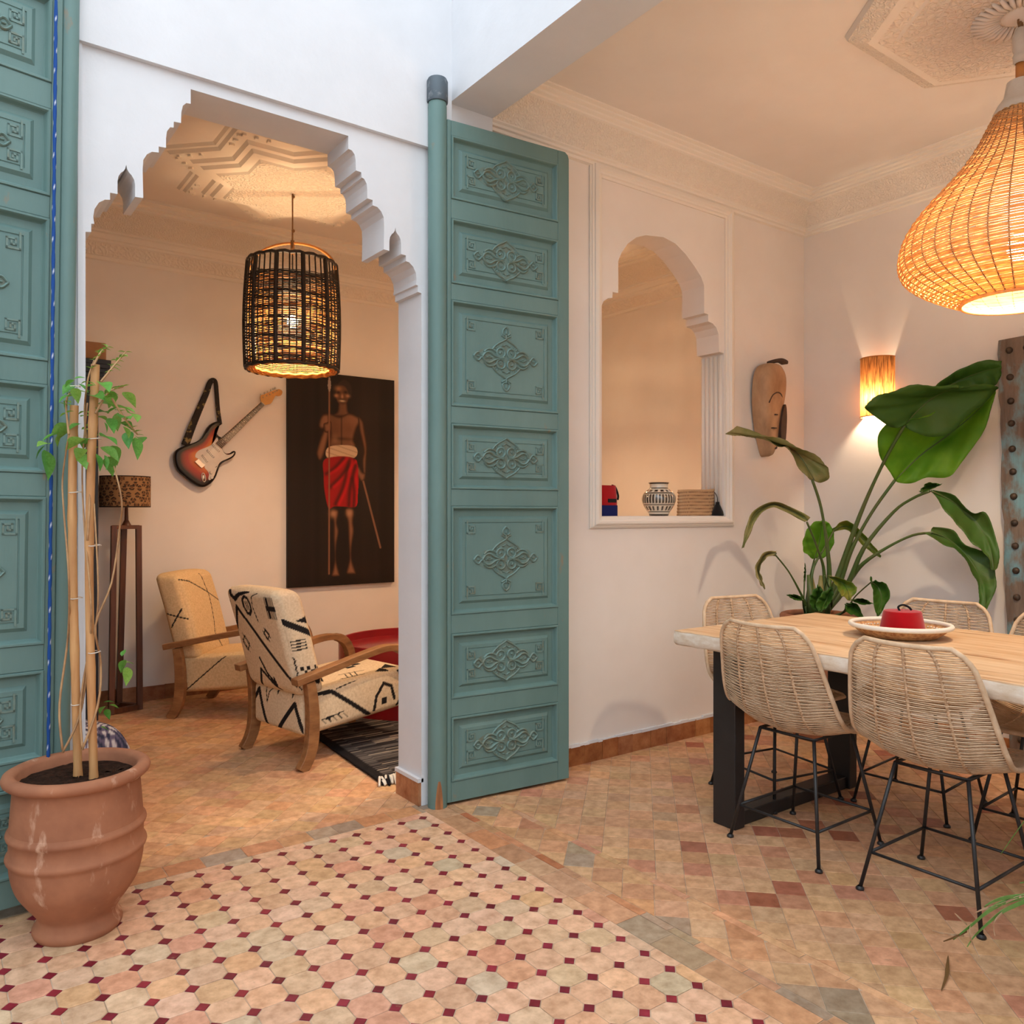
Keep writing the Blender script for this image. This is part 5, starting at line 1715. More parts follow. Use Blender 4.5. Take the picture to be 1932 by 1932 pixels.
# ================================================================ ARMCHAIRS (local: facing +x, y to the left)
CREAM, INK = rgb(230, 208, 176), rgb(40, 36, 36)
def armchair(label, loc, deg, back_x_minus, back_y_minus, back_x_plus, seat_x_minus, seat_y_minus, seat_z, base):
    t = thing('armchair', label, 'armchair', loc, math.radians(deg))
    def tilt(W):
        W = W.copy()
        h = W[..., 2] - .30
        W[..., 0] -= .26 * h + .05 * np.clip(h - .35, 0, 1)
        return W
    def dip(W):
        W = W.copy()
        f = (W[..., 0] + .30) / .6
        W[..., 2] += .045 * f - .02
        return W
    # seat block
    b = pillow_box(-.315, -.235, .165, .335, .235, .385, .035, {'x-': seat_x_minus, 'y-': seat_y_minus, 'z+': seat_z}, base, INK, warp=dip, puff=.008)
    obj('seat_cushion', b, 'kilim', t, True)
    b = pillow_box(-.325, -.240, .345, -.165, .240, .870, .045, {'x-': back_x_minus, 'y-': back_y_minus, 'x+': back_x_plus}, base, INK, warp=tilt, puff=.010)
    obj('backrest', b, 'kilim', t, True)
    for s in (-1, 1):
        y = s * .272
        b = MB()
        P = spline([(-.385, y, .432), (-.20, y, .468), (.02, y, .512), (.16, y, .532), (.26, y, .515), (.315, y, .455), (.335, y, .36), (.335, y, .20), (.330, y, .0)], 40)
        n = len(P)
        b.sweep(P, [.062 - .012 * min(1, i / n * 1.4) for i in range(n)], [.030 + (.014 if i > n * .55 else 0) for i in range(n)], (0, -1, 0) if False else (0, 0, 1)) if False else None
        # arm: wide in y, thin in the bending plane
        vs, fs = [], []
        for i, p in enumerate(P):
            p = Vector(p)
            d = (Vector(P[min(i + 1, n - 1)]) - Vector(P[max(i - 1, 0)])).normalized()
            nn = Vector((-d.z, 0, d.x))
            w = .030 - .006 * min(1, i / n * 1.4)
            h = .015 + (.008 if i > n * .45 else .002)
            for a, c in ((-1, -1), (1, -1), (1, 1), (-1, 1)):
                vs.append(p + Vector((0, a * w, 0)) + nn * (c * h))
        for i in range(n - 1):
            for k in range(4):
                l = (k + 1) % 4
                fs.append((4 * i + k, 4 * i + l, 4 * i + 4 + l, 4 * i + 4 + k))
        fs += [(3, 2, 1, 0), tuple(4 * (n - 1) + k for k in range(4))]
        b = MB(); b.add(vs, fs)
        bevel(obj('arm', b, 'teak', t, 40), .003)
        P = spline([(-.305, y, .425), (-.290, y, .33), (-.285, y, .22), (-.292, y, .12), (-.315, y, .05), (-.350, y, .0)], 20)
        n = len(P)
        vs, fs = [], []
        for i, p in enumerate(P):
            p = Vector(p)
            d = (Vector(P[min(i + 1, n - 1)]) - Vector(P[max(i - 1, 0)])).normalized()
            nn = Vector((-d.z, 0, d.x))
            h = .024 + .006 * math.sin(PI * i / n)
            for a, c in ((-1, -1), (1, -1), (1, 1), (-1, 1)):
                vs.append(p + Vector((0, a * .021, 0)) + nn * (c * h))
        for i in range(n - 1):
            for k in range(4):
                l = (k + 1) % 4
                fs.append((4 * i + k, 4 * i + l, 4 * i + 4 + l, 4 * i + 4 + k))
        fs += [(3, 2, 1, 0), tuple(4 * (n - 1) + k for k in range(4))]
        b = MB(); b.add(vs, fs)
        bevel(obj('back_leg', b, 'teak', t, 40), .003)
    b = MB(); b.box(-.29, -.27, .17, -.26, .27, .21)
    obj('frame_rail', b, 'teak', t)
    return t
# prints of the near chair. x- face: first axis y (0 = right edge seen from behind is y=+?), second z
W_, Hb = .48, .525
p1 = Print()    # rear of the backrest; U along +y (left side of the picture = large U), V up
f = lambda s, v: ((1 - s) * W_, (1 - v) * Hb)
p1.line([f(.10, .01), f(.13, .07), f(.20, .115), f(.30, .06), f(.48, .01)], .020)
p1.line([f(.04, .46), f(.20, .185), f(.98, .885)], .017)
p1.poly([f(.0, .17), f(.05, .26), f(.08, .12)])
oc = [f(.36, .11), f(.41, .075), f(.47, .09), f(.50, .14), f(.50, .20), f(.45, .245), f(.40, .235), f(.36, .18)]
p1.line(oc + [oc[0]], .013)
for k in range(4): p1.line([f(.40 + k * .02, .12), f(.405 + k * .02, .205)], .004)
p1.line([f(.66, .02), f(.56, .07), f(.54, .16), f(.58, .30)], .006)
for k in range(8): p1.line([f(.80 + k * .019, .06), f(.80 + k * .019, .255)], .0045)
p1.poly([f(.80, .14), f(.95, .14), f(.95, .185), f(.80, .185)])
for c_, s_ in (((.20, .55), 1.0), ((.68, .42), .7)):
    dm = [f(c_[0] - .07 * s_, c_[1]), f(c_[0], c_[1] - .075 * s_), f(c_[0] + .07 * s_, c_[1]), f(c_[0], c_[1] + .075 * s_)]
    p1.line(dm + [dm[0]], .006)
    p1.line([f(c_[0] - .04 * s_, c_[1] - .09 * s_), f(c_[0] + .08 * s_, c_[1] + .04 * s_)], .005)
    p1.line([f(c_[0] - .08 * s_, c_[1] - .04 * s_), f(c_[0] + .04 * s_, c_[1] + .09 * s_)], .005)
p1.line([f(.28, .98), f(.38, .79), f(.66, .985)], .014)
p1.line([f(.42, .68), f(.49, .82), f(.62, .92), f(.60, .86)], .013)
p1.poly([f(.0, .70), f(.06, .73), f(.0, .80)])
p1.line([f(.02, .86), f(.12, 1.0)], .012)
p2 = Print()    # right flank of the backrest: U along +x, V up
D_ = .16
f = lambda s, v: (s * D_, (1 - v) * Hb)
p2.line([f(.05, .28), f(.98, .42)], .026)
p2.poly([f(.45, .28), f(.95, .24), f(.95, .32)])
for k in range(4): p2.line([f(.12, .47 + k * .028), f(.62, .455 + k * .028)], .006)
checker(p2, .035, .055, .020, .020, 6, 5)
zg = [f(.08 + (.06 if k % 2 else 0), .62 + k * .028) for k in range(12)]
p2.line(zg, .006)
p2.line([f(.75, .86), f(.95, .76)], .03)
p3 = Print()    # rear of the seat: U along y
Hs = .22
f = lambda s, v: ((1 - s) * .47, (1 - v) * Hs)
p3.line([f(.0, .50), f(.14, .16), f(.30, .92)], .020)
p3.line([f(.52, .98), f(.86, .28), f(1.0, .92)], .020)
p3.line([f(.28, .0), f(.32, .4), f(.36, .15), f(.42, .05)], .006)
p3.poly([f(.50, .02), f(.56, .02), f(.53, .2)])
p3.poly([f(.78, .03), f(.84, .03), f(.81, .18)])
p4 = Print()    # right flank of the seat: U along +x
f = lambda s, v: (s * .65, (1 - v) * Hs)
p4.line([f(.12, .10), f(.25, .12), f(.40, .45), f(.62, .95)], .018)
hs = [f(.66, .86), f(.68, .55), f(.755, .28), f(.835, .40), f(.87, .72)]
p4.line(hs, .015)
p4.poly([f(.735, .62), f(.79, .62), f(.79, .78), f(.735, .78)])
p4.line([f(.90, .92), f(1.0, .48)], .014)
p4.line([f(.30, .10), f(.50, -.0)], .006)
for k in range(5): p4.line([f(.16 + k * .02, .70 + .015 * k), f(.36 - k * .035, .66 + .012 * k)], .0035); p4.line([f(.16 + k * .05, .70), f(.20 + k * .05, .82)], .0035)
p4.poly([f(.90, .02), f(1.0, .10), f(.92, .22)])
p5 = Print()    # seat top: U along x, V along y
checker(p5, .30, .20, .055, .030, 4, 3)
p5.line([(.18, .10), (.30, .35), (.22, .42)], .008)
p5.line([(.40, .36), (.50, .30), (.60, .40)], .010)
p5.poly([(.52, .06), (.60, .02), (.60, .12)])
p5.poly([(.46, .03), (.54, .0), (.52, .07)])
for k in range(3): p5.line([(.30 + k * .03, .05), (.33 + k * .03, .12)], .005)
p5.line([(.26, .06), (.40, .04)], .005); p5.line([(.30, .13), (.44, .10)], .005)
armchair('cream armchair with bold black woven motifs, seen from behind, nearer the arch', (0.012, 1.115, 0), 11, p1, p2, None, p3, p4, p5, CREAM)
# far chair: plainer, thin lines
q1 = Print()
f = lambda s, v: (s * W_, (1 - v) * Hb)
q1.line([f(.02, .06), f(.25, .10), f(.55, .22), f(.95, .40)], .006)
q1.line([f(.62, .02), f(.66, .30), f(.60, .62), f(.55, .75), f(.70, .95)], .006)
q2 = Print()
f = lambda s, v: (s * D_, (1 - v) * Hb)
q2.line([f(.2, .62), f(.8, .40)], .007); q2.line([f(.15, .46), f(.95, .52)], .007)
q3 = Print()
f = lambda s, v: (s * .65, (1 - v) * Hs)
q3.line([f(.05, .98), f(.45, .05)], .006)
armchair('plain cream armchair with thin black lines under the guitar', (-.095, 2.20, 0), -40, None, q2, q1, None, q3, None, rgb(226, 196, 152))

# ================================================================ RED DRUM TABLE
t = thing('drum_table', 'round dark red lacquer drum table beside the armchairs', 'table', (.83, 1.66, 0))
b = MB(); b.lathe([(.001, 0), (.46, 0), (.478, .01), (.48, .36), (.48, .43), (.474, .434), (.468, .43), (.466, .385), (.001, .383)], 64)
obj('drum', b, 'red_lacquer', t, 40)
b = MB(); b.box(-.486, -.006, .385, -.470, .006, .436)
obj('rim_seam', b, 'plaster_trim', t)
t = thing('glass_tealight', 'small amber glass holder on the red drum table, at the arch jamb', 'candle holder', (.795, 1.40, .384))
b = MB(); b.lathe([(.001, 0), (.034, 0), (.04, .01), (.04, .055), (.036, .055), (.035, .012), (.001, .012)], 20)
obj('glass', b, 'amber_glass', t, 40)
b = MB(); b.lathe([(.001, .013), (.026, .013), (.026, .03), (.001, .032)], 16)
obj('candle', b, 'tape_white', t, 40)

# ================================================================ RUG
t = thing('woven_rug', 'dark grey and cream flat-woven rug under the armchair, with a knotted fringe', 'rug', (0, 0, 0))
x0, x1, y0, y1 = -.055, 1.75, .41, 2.15
n1, n2 = 150, 200
U, V = np.meshgrid(np.linspace(0, 1, n1 + 1), np.linspace(0, 1, n2 + 1), indexing='ij')
rng = np.random.default_rng(3)
st = rng.random(n2 + 1)
streak = np.repeat(rng.random((n1 // 10 + 2, n2 + 1)), 10, axis=0)[:n1 + 1]
val = .55 * st[None, :] + .45 * streak
col_ = np.zeros(U.shape + (4,)); col_[..., 3] = 1
ca, cb, cc = np.array(rgb(48, 44, 45)), np.array(rgb(96, 90, 88)), np.array(rgb(170, 156, 140))
col_ = np.where((val > .80)[..., None], cc, np.where((val > .52)[..., None], cb, ca))
col_[(U * (x1 - x0) < .05)] = ca * .6
X = x0 + U * (x1 - x0); Y = y0 + V * (y1 - y0)
Zr = .007 + .0012 * np.sin(Y * 700)
# left edge leans like the photo
X = X + .10 * V * (1 - U)
b = MB()
b.grid([[(X[i, j], Y[i, j], Zr[i, j]) for j in range(n2 + 1)] for i in range(n1 + 1)], cols=[tuple(c) for c in col_.reshape(-1, 4)])
o = obj('pile', b, 'rug', t, True)
o.modifiers.new('thickness', 'SOLIDIFY').thickness = .006
random.seed(9)
b = MB(); b.c = []
for k in range(46):
    xx = x0 + .006 + k * .038 if k > 8 else x0 + .004 + k * .016
    for q_ in range(4):
        dx, dy = random.uniform(-.02, .02), -random.uniform(.035, .075)
        P = spline([(xx, y0, .008), (xx + dx * .4, y0 + dy * .4, .020 + random.uniform(0, .016)), (xx + dx, y0 + dy * .8, .012), (xx + dx * 1.3, y0 + dy, .005)], 6)
        n0 = len(b.v)
        m_ = MB(); m_.tube(P, .006, 5)
        b.add(m_.v, m_.f, [rgb(222, 212, 198) if random.random() < .68 else rgb(34, 30, 32)] * len(m_.v))
tag(obj('fringe', b, 'rug', t, True), kind='stuff')

# ================================================================ FLOOR LAMP
t = thing('floor_lamp', 'walnut floor lamp with a leopard-print drum shade beside the vine', 'floor lamp', (-.715, 2.575, 0))
legs_b = [(.075, -.01), (-.098, -.06), (-.02, .13)]
legs_t = [(.070, 0.0), (-.075, -.02), (-.005, .05)]
for (bx_, by_), (tx_, ty_) in zip(legs_b, legs_t):
    b = MB(); b.sweep([(bx_, by_, 0), (tx_, ty_, 1.165)], .034, .034, (0, 1, 0))
    bevel(obj('leg', b, 'walnut', t), .003)
b = MB()
for i in range(3):
    j = (i + 1) % 3
    b.sweep([(legs_b[i][0], legs_b[i][1], .018), (legs_b[j][0], legs_b[j][1], .018)], .03, .03, (0, 0, 1))
obj('base_frame', b, 'walnut', t)
b = MB()
for i in range(3):
    j = (i + 1) % 3
    b.sweep([(legs_t[i][0], legs_t[i][1], 1.155), (legs_t[j][0], legs_t[j][1], 1.155)], .03, .024, (0, 0, 1))
b.lathe([(.03, 1.165), (.022, 1.18), (.012, 1.20), (.009, 1.29)], 16)
obj('top_frame', b, 'walnut', t)
b = MB()
na, nz = 220, 70
rng = np.random.default_rng(12)
cen = np.stack([rng.random(90) * 2 * PI, rng.random(90)], -1)
vs, cols = [], []
# rosettes on a jittered lattice
cen = []
for i in range(19):
    for j in range(6):
        cen.append((2 * PI * (i + .5 * (j % 2) + rng.uniform(-.25, .25)) / 19, (j + .5 + rng.uniform(-.2, .2)) / 6))
cen = np.array(cen)
for iz in range(nz + 1):
    v = iz / nz
    for ia in range(na):
        a = 2 * PI * ia / na
        da = np.abs(cen[:, 0] - a); da = np.minimum(da, 2 * PI - da) * .147
        dz = (cen[:, 1] - v) * .195
        d = np.sqrt(da * da + dz * dz)
        dm = d.min()
        k = int(d.argmin())
        ang = math.atan2(dz[k], da[k] + 1e-6)
        ring = .0095 < dm < .0165 and math.sin(ang * 3 + k) > -.55
        edge_ = v < .03 or v > .97
        cols.append(rgb(36, 24, 18) if (ring or edge_) else (rgb(112, 74, 44) if dm < .0095 else rgb(146, 108, 70)))
        vs.append((.147 * math.cos(a), .147 * math.sin(a), v * .195))
fs = [(i * na + k, i * na + (k + 1) % na, (i + 1) * na + (k + 1) % na, (i + 1) * na + k) for i in range(nz) for k in range(na)]
b.add(vs, fs, cols)
obj('lamp_shade', b, 'leopard', t, True, loc=(-.005, .01, 1.28))

# ================================================================ TALL NAVY CABINET WITH A BOX ON TOP
t = thing('navy_cabinet', 'tall dark navy cabinet with a flared cornice, half hidden by the left door', 'cabinet', (-1.215, 2.59, 0))
b = MB(); b.box(-.32, -.18, .0, .315, .18, 2.03)
bevel(obj('body', b, 'navy_paint', t), .004)
b = MB()
for z0_, e in ((2.03, .012), (2.055, .028), (2.08, .044), (2.105, .056), (2.13, .060)):
    b.box(-.32 - e, -.18 - e, z0_, .315 + e, .18, z0_ + .027)
bevel(obj('cornice', b, 'navy_paint', t), .004)
for s in (-1, 1):
    b = MB(); b.box(-.30 if s < 0 else .0, -.196, .08, -.002 if s < 0 else .298, -.18, 1.99)
    bevel(obj('cabinet_door', b, 'navy_paint', t), .004)
b = MB(); b.box(-.30, -.20, 0, .355, .19, .105)
bx_ = obj('storage_box', b, 'box_brown', None, loc=(-1.215, 2.59, 2.159))
bevel(bx_, .008)
tag(bx_, 'plain tan box on top of the navy cabinet', 'box')

# ================================================================ PATTERNED CUSHION ON THE FLOOR
t = thing('floor_cushion', 'blue-grey patterned cushion on the salon floor behind the terracotta jar', 'cushion', (-1.13, 1.66, 0), math.radians(25))
b = MB(); P, cols = [], []
for i in range(61):
    row = []
    for j in range(61):
        u, v = i / 30 - 1, j / 30 - 1
        h = .16 * max(0, (1 - u ** 4)) ** .5 * max(0, (1 - v ** 4)) ** .5
        row.append((u * .20 * (1 - .06 * v * v), v * .20 * (1 - .06 * u * u), .012 + h))
        w = math.sin(u * 19 + 3 * math.sin(v * 7)) * math.sin(v * 23 + 2 * math.sin(u * 9))
        cols.append(rgb(214, 216, 226) if w > .28 else (rgb(58, 66, 92) if w < -.45 else rgb(112, 106, 136)))
    P.append(row)
b.grid(P, cols=cols)
obj('cover', b, 'cushion_blue', t, True)
G_BODY = [(-0.272,-0.104),(-0.266,-0.07),(-0.248,-0.048),(-0.216,-0.029),(-0.175,-0.012),(-0.125,0.009),(-0.096,0.033),(-0.075,0.068),(-0.054,0.108),(-0.029,0.136),(0.001,0.152),(0.03,0.155),(0.041,0.145),(0.035,0.134),(0.013,0.117),(0.003,0.095),(0.005,0.073),(0.018,0.054),(0.035,0.044),(0.048,0.01),(0.041,-0.028),(0.056,-0.056),(0.082,-0.067),(0.104,-0.058),(0.121,-0.044),(0.134,-0.052),(0.128,-0.075),(0.108,-0.095),(0.078,-0.112),(0.048,-0.128),(0.026,-0.153),(0.013,-0.189),(-0.004,-0.233),(-0.029,-0.268),(-0.063,-0.293),(-0.092,-0.3),(-0.125,-0.29),(-0.167,-0.263),(-0.203,-0.233),(-0.244,-0.196),(-0.264,-0.155)]
G_GUARD = [(0.003,0.043),(-0.012,0.02),(-0.033,-0.008),(-0.067,-0.029),(-0.113,-0.05),(-0.136,-0.073),(-0.14,-0.099),(-0.125,-0.107),(-0.08,-0.15),(-0.08,-0.168),(-0.059,-0.191),(-0.05,-0.212),(-0.054,-0.245),(-0.042,-0.251),(-0.016,-0.224),(-0.002,-0.185),(0.015,-0.141),(0.035,-0.12),(0.078,-0.099),(0.11,-0.078),(0.121,-0.055),(0.104,-0.065),(0.08,-0.073),(0.056,-0.065),(0.037,-0.035),(0.013,0.003),(0.011,0.03)]
G_NECK = [(-0.008,0.002),(0.03,-0.033),(0.331,0.29),(0.306,0.308)]
G_HEAD = [(0.306,0.356),(0.331,0.367),(0.372,0.388),(0.414,0.406),(0.437,0.413),(0.458,0.406),(0.463,0.391),(0.453,0.37),(0.432,0.363),(0.414,0.364),(0.4,0.341),(0.381,0.308),(0.358,0.298),(0.335,0.293),(0.308,0.313)]
G_BRIDGE = [(-0.121,-0.109),(-0.146,-0.129),(-0.101,-0.173),(-0.075,-0.152)]
G_PICK = [[(-0.029,-0.005),(0.022,-0.055)],[(-0.063,-0.044),(-0.016,-0.098)],[(-0.096,-0.08),(-0.059,-0.13)]]
G_DOTS = [(-0.086,-0.235),(-0.036,-0.199),(-0.033,-0.233),(-0.006,-0.163)]
G_TUN = [(0.31,0.363),(0.335,0.376),(0.358,0.388),(0.381,0.401),(0.397,0.411),(0.411,0.419)]
G_STRAP = [(-0.197,-0.02),(-0.154,0.102),(-0.105,0.226),(-0.054,0.351),(-0.033,0.414),(-0.012,0.442),(0.008,0.431),(0.015,0.353),(0.02,0.266),(0.03,0.175),(0.035,0.14)]
P_RECT = (0.398,1.268,0.695,2.292)
PF = {'hair': [(0.502,0.936)],'face': [(0.491,0.903)],'neck': [(0.46,0.867),(0.533,0.87),(0.553,0.824),(0.615,0.808),(0.38,0.799),(0.441,0.823)],'torso': [(0.308,0.805),(0.38,0.814),(0.466,0.802),(0.553,0.821),(0.64,0.808),(0.678,0.794),(0.628,0.748),(0.602,0.696),(0.609,0.659),(0.38,0.652),(0.38,0.715),(0.362,0.77)],'uarm': [(0.314,0.807),(0.282,0.783),(0.272,0.748),(0.308,0.735),(0.368,0.758),(0.368,0.805)],'farm': [(0.314,0.728),(0.254,0.637),(0.26,0.601),(0.284,0.587),(0.314,0.602),(0.351,0.664),(0.368,0.724)],'hand': [(0.314,0.759),(0.344,0.77),(0.39,0.774),(0.392,0.734),(0.368,0.721),(0.326,0.723)],'rarm': [(0.64,0.808),(0.692,0.788),(0.71,0.738),(0.732,0.668),(0.726,0.597),(0.717,0.527),(0.689,0.533),(0.678,0.597),(0.692,0.642),(0.67,0.698),(0.647,0.748)],'rhand': [(0.622,0.56),(0.653,0.569),(0.685,0.543),(0.717,0.534),(0.71,0.505),(0.678,0.492),(0.647,0.507),(0.617,0.539)],'belt': [(0.368,0.656),(0.607,0.664),(0.609,0.608),(0.362,0.599)],'skirt': [(0.334,0.599),(0.602,0.608),(0.647,0.52),(0.64,0.443),(0.622,0.373),(0.502,0.372),(0.417,0.372),(0.362,0.364),(0.326,0.441),(0.317,0.515)],'lleg': [(0.386,0.354),(0.456,0.354),(0.444,0.298),(0.461,0.254),(0.441,0.192),(0.436,0.123),(0.468,0.054),(0.46,0.042),(0.39,0.044),(0.402,0.081),(0.417,0.13),(0.407,0.224),(0.407,0.299)],'rleg': [(0.517,0.361),(0.597,0.361),(0.597,0.297),(0.605,0.253),(0.584,0.178),(0.584,0.121),(0.622,0.056),(0.602,0.048),(0.531,0.053),(0.54,0.09),(0.555,0.128),(0.546,0.222),(0.538,0.298)],'tip': [(0.371,0.991),(0.387,0.945),(0.371,0.913),(0.356,0.944)],'spear': [(0.371,0.938),(0.368,0.056)],'stick': [(0.692,0.495),(0.86,0.173)],'folds': [(0.602,0.602),(0.478,0.517),(0.38,0.466),(0.553,0.594),(0.502,0.474),(0.429,0.386),(0.615,0.57),(0.566,0.468),(0.553,0.379),(0.502,0.602),(0.417,0.554),(0.344,0.528),(0.59,0.507),(0.602,0.443),(0.597,0.374)],'pts': [(0.436,0.899),(0.543,0.902),(0.454,0.915),(0.522,0.919),(0.491,0.897),(0.491,0.876),(0.429,0.741),(0.553,0.745),(0.484,0.693),(0.423,0.691),(0.54,0.694),(0.405,0.339),(0.559,0.342),(0.454,0.933)]}
# ================================================================ ELECTRIC GUITAR
t = thing('electric_guitar', 'sunburst electric guitar hung by its strap on the salon back wall', 'guitar', (-.12, YSB, 1.72))
YG = -.026
out = spline(G_BODY, 160, True)
n = len(out)
cxg, czg = np.mean([p[0] for p in out]), np.mean([p[1] for p in out])
# offset rings inwards for the burst colours
P2 = np.array(out)
def inset(P, d):
    Q = P.copy()
    for _ in range(1):
        T = np.roll(P, -1, 0) - np.roll(P, 1, 0)
        T /= np.linalg.norm(T, axis=1, keepdims=True) + 1e-9
        N = np.stack([-T[:, 1], T[:, 0]], -1)
        area = np.sum(P[:, 0] * np.roll(P[:, 1], -1) - np.roll(P[:, 0], -1) * P[:, 1])
        Q = P + N * d * (1 if area > 0 else -1)
    for _ in range(3): Q = (np.roll(Q, 1, 0) + 2 * Q + np.roll(Q, -1, 0)) / 4
    return Q
BK, RD, OR = rgb(20, 12, 10), rgb(150, 28, 12), rgb(216, 118, 36)
rings = [(P2, YG, BK), (P2, YG - .034, BK), (inset(P2, .006), YG - .042, BK), (inset(P2, .016), YG - .0425, BK)]
cur = inset(P2, .016)
cen = np.array([cxg - .01, czg - .03])
for s, c_ in ((.93, BK), (.80, (np.array(BK) + 2 * np.array(RD)) / 3), (.68, RD), (.52, (np.array(RD) * .5 + np.array(OR) * .5)), (.38, OR), (.15, OR)):
    rings.append((cen + (cur - cen) * s, YG - .043, tuple(c_)))
b = MB(); b.c = []
vs, fs, cols = [], [], []
for R_, y, c_ in rings:
    vs += [(p[0], y, p[1]) for p in R_]
    cols += [tuple(c_)] * n
for i in range(len(rings) - 1):
    for k in range(n):
        l = (k + 1) % n
        fs.append((i * n + k, i * n + l, (i + 1) * n + l, (i + 1) * n + k))
fs.append(tuple((len(rings) - 1) * n + k for k in range(n)))
b.add(vs, fs, cols)
body = obj('body', b, 'gloss_attr', t, 50)
def plate(nm, poly, y0, y1, m, parent=None, bev=.0015):
    b = MB(); b.prism(poly, lambda u, v, w: (u, w, v), y0, y1)
    o = obj(nm, b, m, parent or t)
    return bevel(o, bev) if bev else o
plate('pickguard', spline(G_GUARD, 81, True), YG - .042, YG - .0455, 'pearl')
nk = G_NECK
plate('neck', nk, YG - .040, YG - .0545, 'maple')
plate('fretboard', nk, YG - .0545, YG - .0590, 'fretboard')
A0, B0, B1, A1 = [Vector((p[0], 0, p[1])) for p in nk]
for k in range(22):
    f_ = 1 - 2 ** (-k / 12.0)
    f_ = min(1, (1 - 2 ** (-(k + 1) / 12.0)) / (1 - 2 ** (-22 / 12.0)))
    a, c = A1.lerp(A0, f_), B1.lerp(B0, f_)
    b = MB(); b.tube([(a.x, YG - .0592, a.z), (c.x, YG - .0592, c.z)], .0009, 5)
    obj('fret', b, 'chrome', t)
    if k in (2, 4, 6, 8, 11, 14, 16, 18):
        f2 = (1 - 2 ** (-(k + .5) / 12.0)) / (1 - 2 ** (-22 / 12.0))
        m_ = A1.lerp(A0, f2).lerp(B1.lerp(B0, f2), .5)
        b = MB(); b.sphere((m_.x, YG - .0588, m_.z), .004, 6, (1, .3, 1))
        obj('inlay', b, 'pearl', t, True)
b = MB(); a, c = A1, B1
b.tube([(a.x, YG - .0595, a.z), (c.x, YG - .0595, c.z)], .0025, 5)
obj('nut', b, 'pearl', t)
plate('headstock', spline(G_HEAD, 60, True), YG - .036, YG - .051, 'maple')
for x, z in G_TUN:
    b = MB(); b.sphere((x, YG - .045, z), .009, 6, (.8, .7, 1)); b.tube([(x + .012, YG - .060, z - .018), (x + .012, YG - .045, z - .018)], .004, 6)
    obj('tuner', b, 'chrome', t, True)
plate('bridge', G_BRIDGE, YG - .044, YG - .054, 'chrome')
for (a, c) in G_PICK:
    b = MB(); b.sweep([(a[0], YG - .048, a[1]), (c[0], YG - .048, c[1])], .016, .008, (0, 1, 0))
    o = bevel(obj('pickup', b, 'pearl', t), .002)
    b = MB()
    for k in range(6):
        f_ = (k + .5) / 6
        b.sphere((a[0] + (c[0] - a[0]) * f_, YG - .0525, a[1] + (c[1] - a[1]) * f_), .0028, 4)
    obj('pole_piece', b, 'fretboard', o)
x, z = G_DOTS[0]
b = MB(); b.tube([(x + .012 * math.cos(k * PI / 10) - .004 * math.sin(k * PI / 10), YG - .046, z + .030 * math.sin(k * PI / 10)) for k in range(20)], .0035, 6, closed=True)
b.sphere((x, YG - .043, z), .011, 8, (.8, .4, 1.6))
obj('jack_plate', b, 'chrome', t, True)
for x, z in G_DOTS[1:3]:
    b = MB(); b.lathe([(.012, 0), (.011, .010), (.009, .012), (.001, .0125)], 16)
    for k, p in enumerate(b.v): b.v[k] = (x + p[0], YG - .045 - p[2], z + p[1])
    obj('knob', b, 'pearl', t, 40)
x, z = G_DOTS[3]
b = MB(); b.tube([(x, YG - .045, z), (x + .004, YG - .058, z + .006)], .002, 6)
obj('selector', b, 'gloss_black', t)
b = MB()
m_ = [Vector((p[0], 0, p[1])) for p in nk]
for k in range(6):
    f_ = .15 + .7 * k / 5
    s_ = A1.lerp(B1, f_)
    e_ = Vector((G_BRIDGE[0][0], 0, G_BRIDGE[0][1])).lerp(Vector((G_BRIDGE[3][0], 0, G_BRIDGE[3][1])), f_)
    b.tube([(s_.x, YG - .0615, s_.z), (e_.x, YG - .057, e_.z)], .0006, 4)
tag(obj('strings', b, 'chrome', t), kind='stuff')
b = MB()
S = spline(G_STRAP, 60)
G_ = []
for i, p in enumerate(S):
    f_ = i / (len(S) - 1)
    w = .026 - .012 * min(1, f_ * 1.8)
    a = S[max(0, i - 1)]; c = S[min(len(S) - 1, i + 1)]
    dx, dz = c[0] - a[0], c[1] - a[1]
    L = math.hypot(dx, dz) + 1e-9
    nx, nz = -dz / L, dx / L
    y = -.012 - .02 * abs(2 * f_ - 1)
    G_.append([(p[0] + nx * w * k, y - .004 * (1 - k * k), p[1] + nz * w * k) for k in (-1, -.4, .4, 1)])
b.grid(G_)
o = obj('strap', b, 'strap', t, True)
o.modifiers.new('thickness', 'SOLIDIFY').thickness = .003
b = MB(); b.tube([(G_STRAP[5][0], -.003, G_STRAP[5][1] - .012), (G_STRAP[5][0], -.03, G_STRAP[5][1] - .008)], .006, 8)
obj('wall_hook', b, 'gloss_black', t, True)

# ================================================================ PAINTING
x0, x1, z0, z1 = P_RECT
t = thing('portrait_painting', 'tall dark painting of a standing man in a red wrap holding a spear', 'painting', ((x0 + x1) / 2, YSB, z0))
W_, H_ = x1 - x0, z1 - z0
b = MB(); b.box(-W_ / 2, -.032, 0, W_ / 2, -.002, H_)
obj('stretcher', b, 'canvas_edge', t)
n1, n2 = 230, 400
U, V = np.meshgrid(np.linspace(0, 1, n1 + 1), np.linspace(0, 1, n2 + 1), indexing='ij')
asp = H_ / W_
rng = np.random.default_rng(7)
col_ = np.zeros(U.shape + (3,)); col_[:] = np.array(rgb(29, 21, 17)[:3])
stre = np.interp(U, np.linspace(0, 1, 24), rng.random(24))
col_ *= (.75 + .5 * stre)[..., None]
glow = np.exp(-((U - .72) / .16) ** 2 - ((V - .74) / .28) ** 2)
col_ += glow[..., None] * np.array([.010, .006, .004])
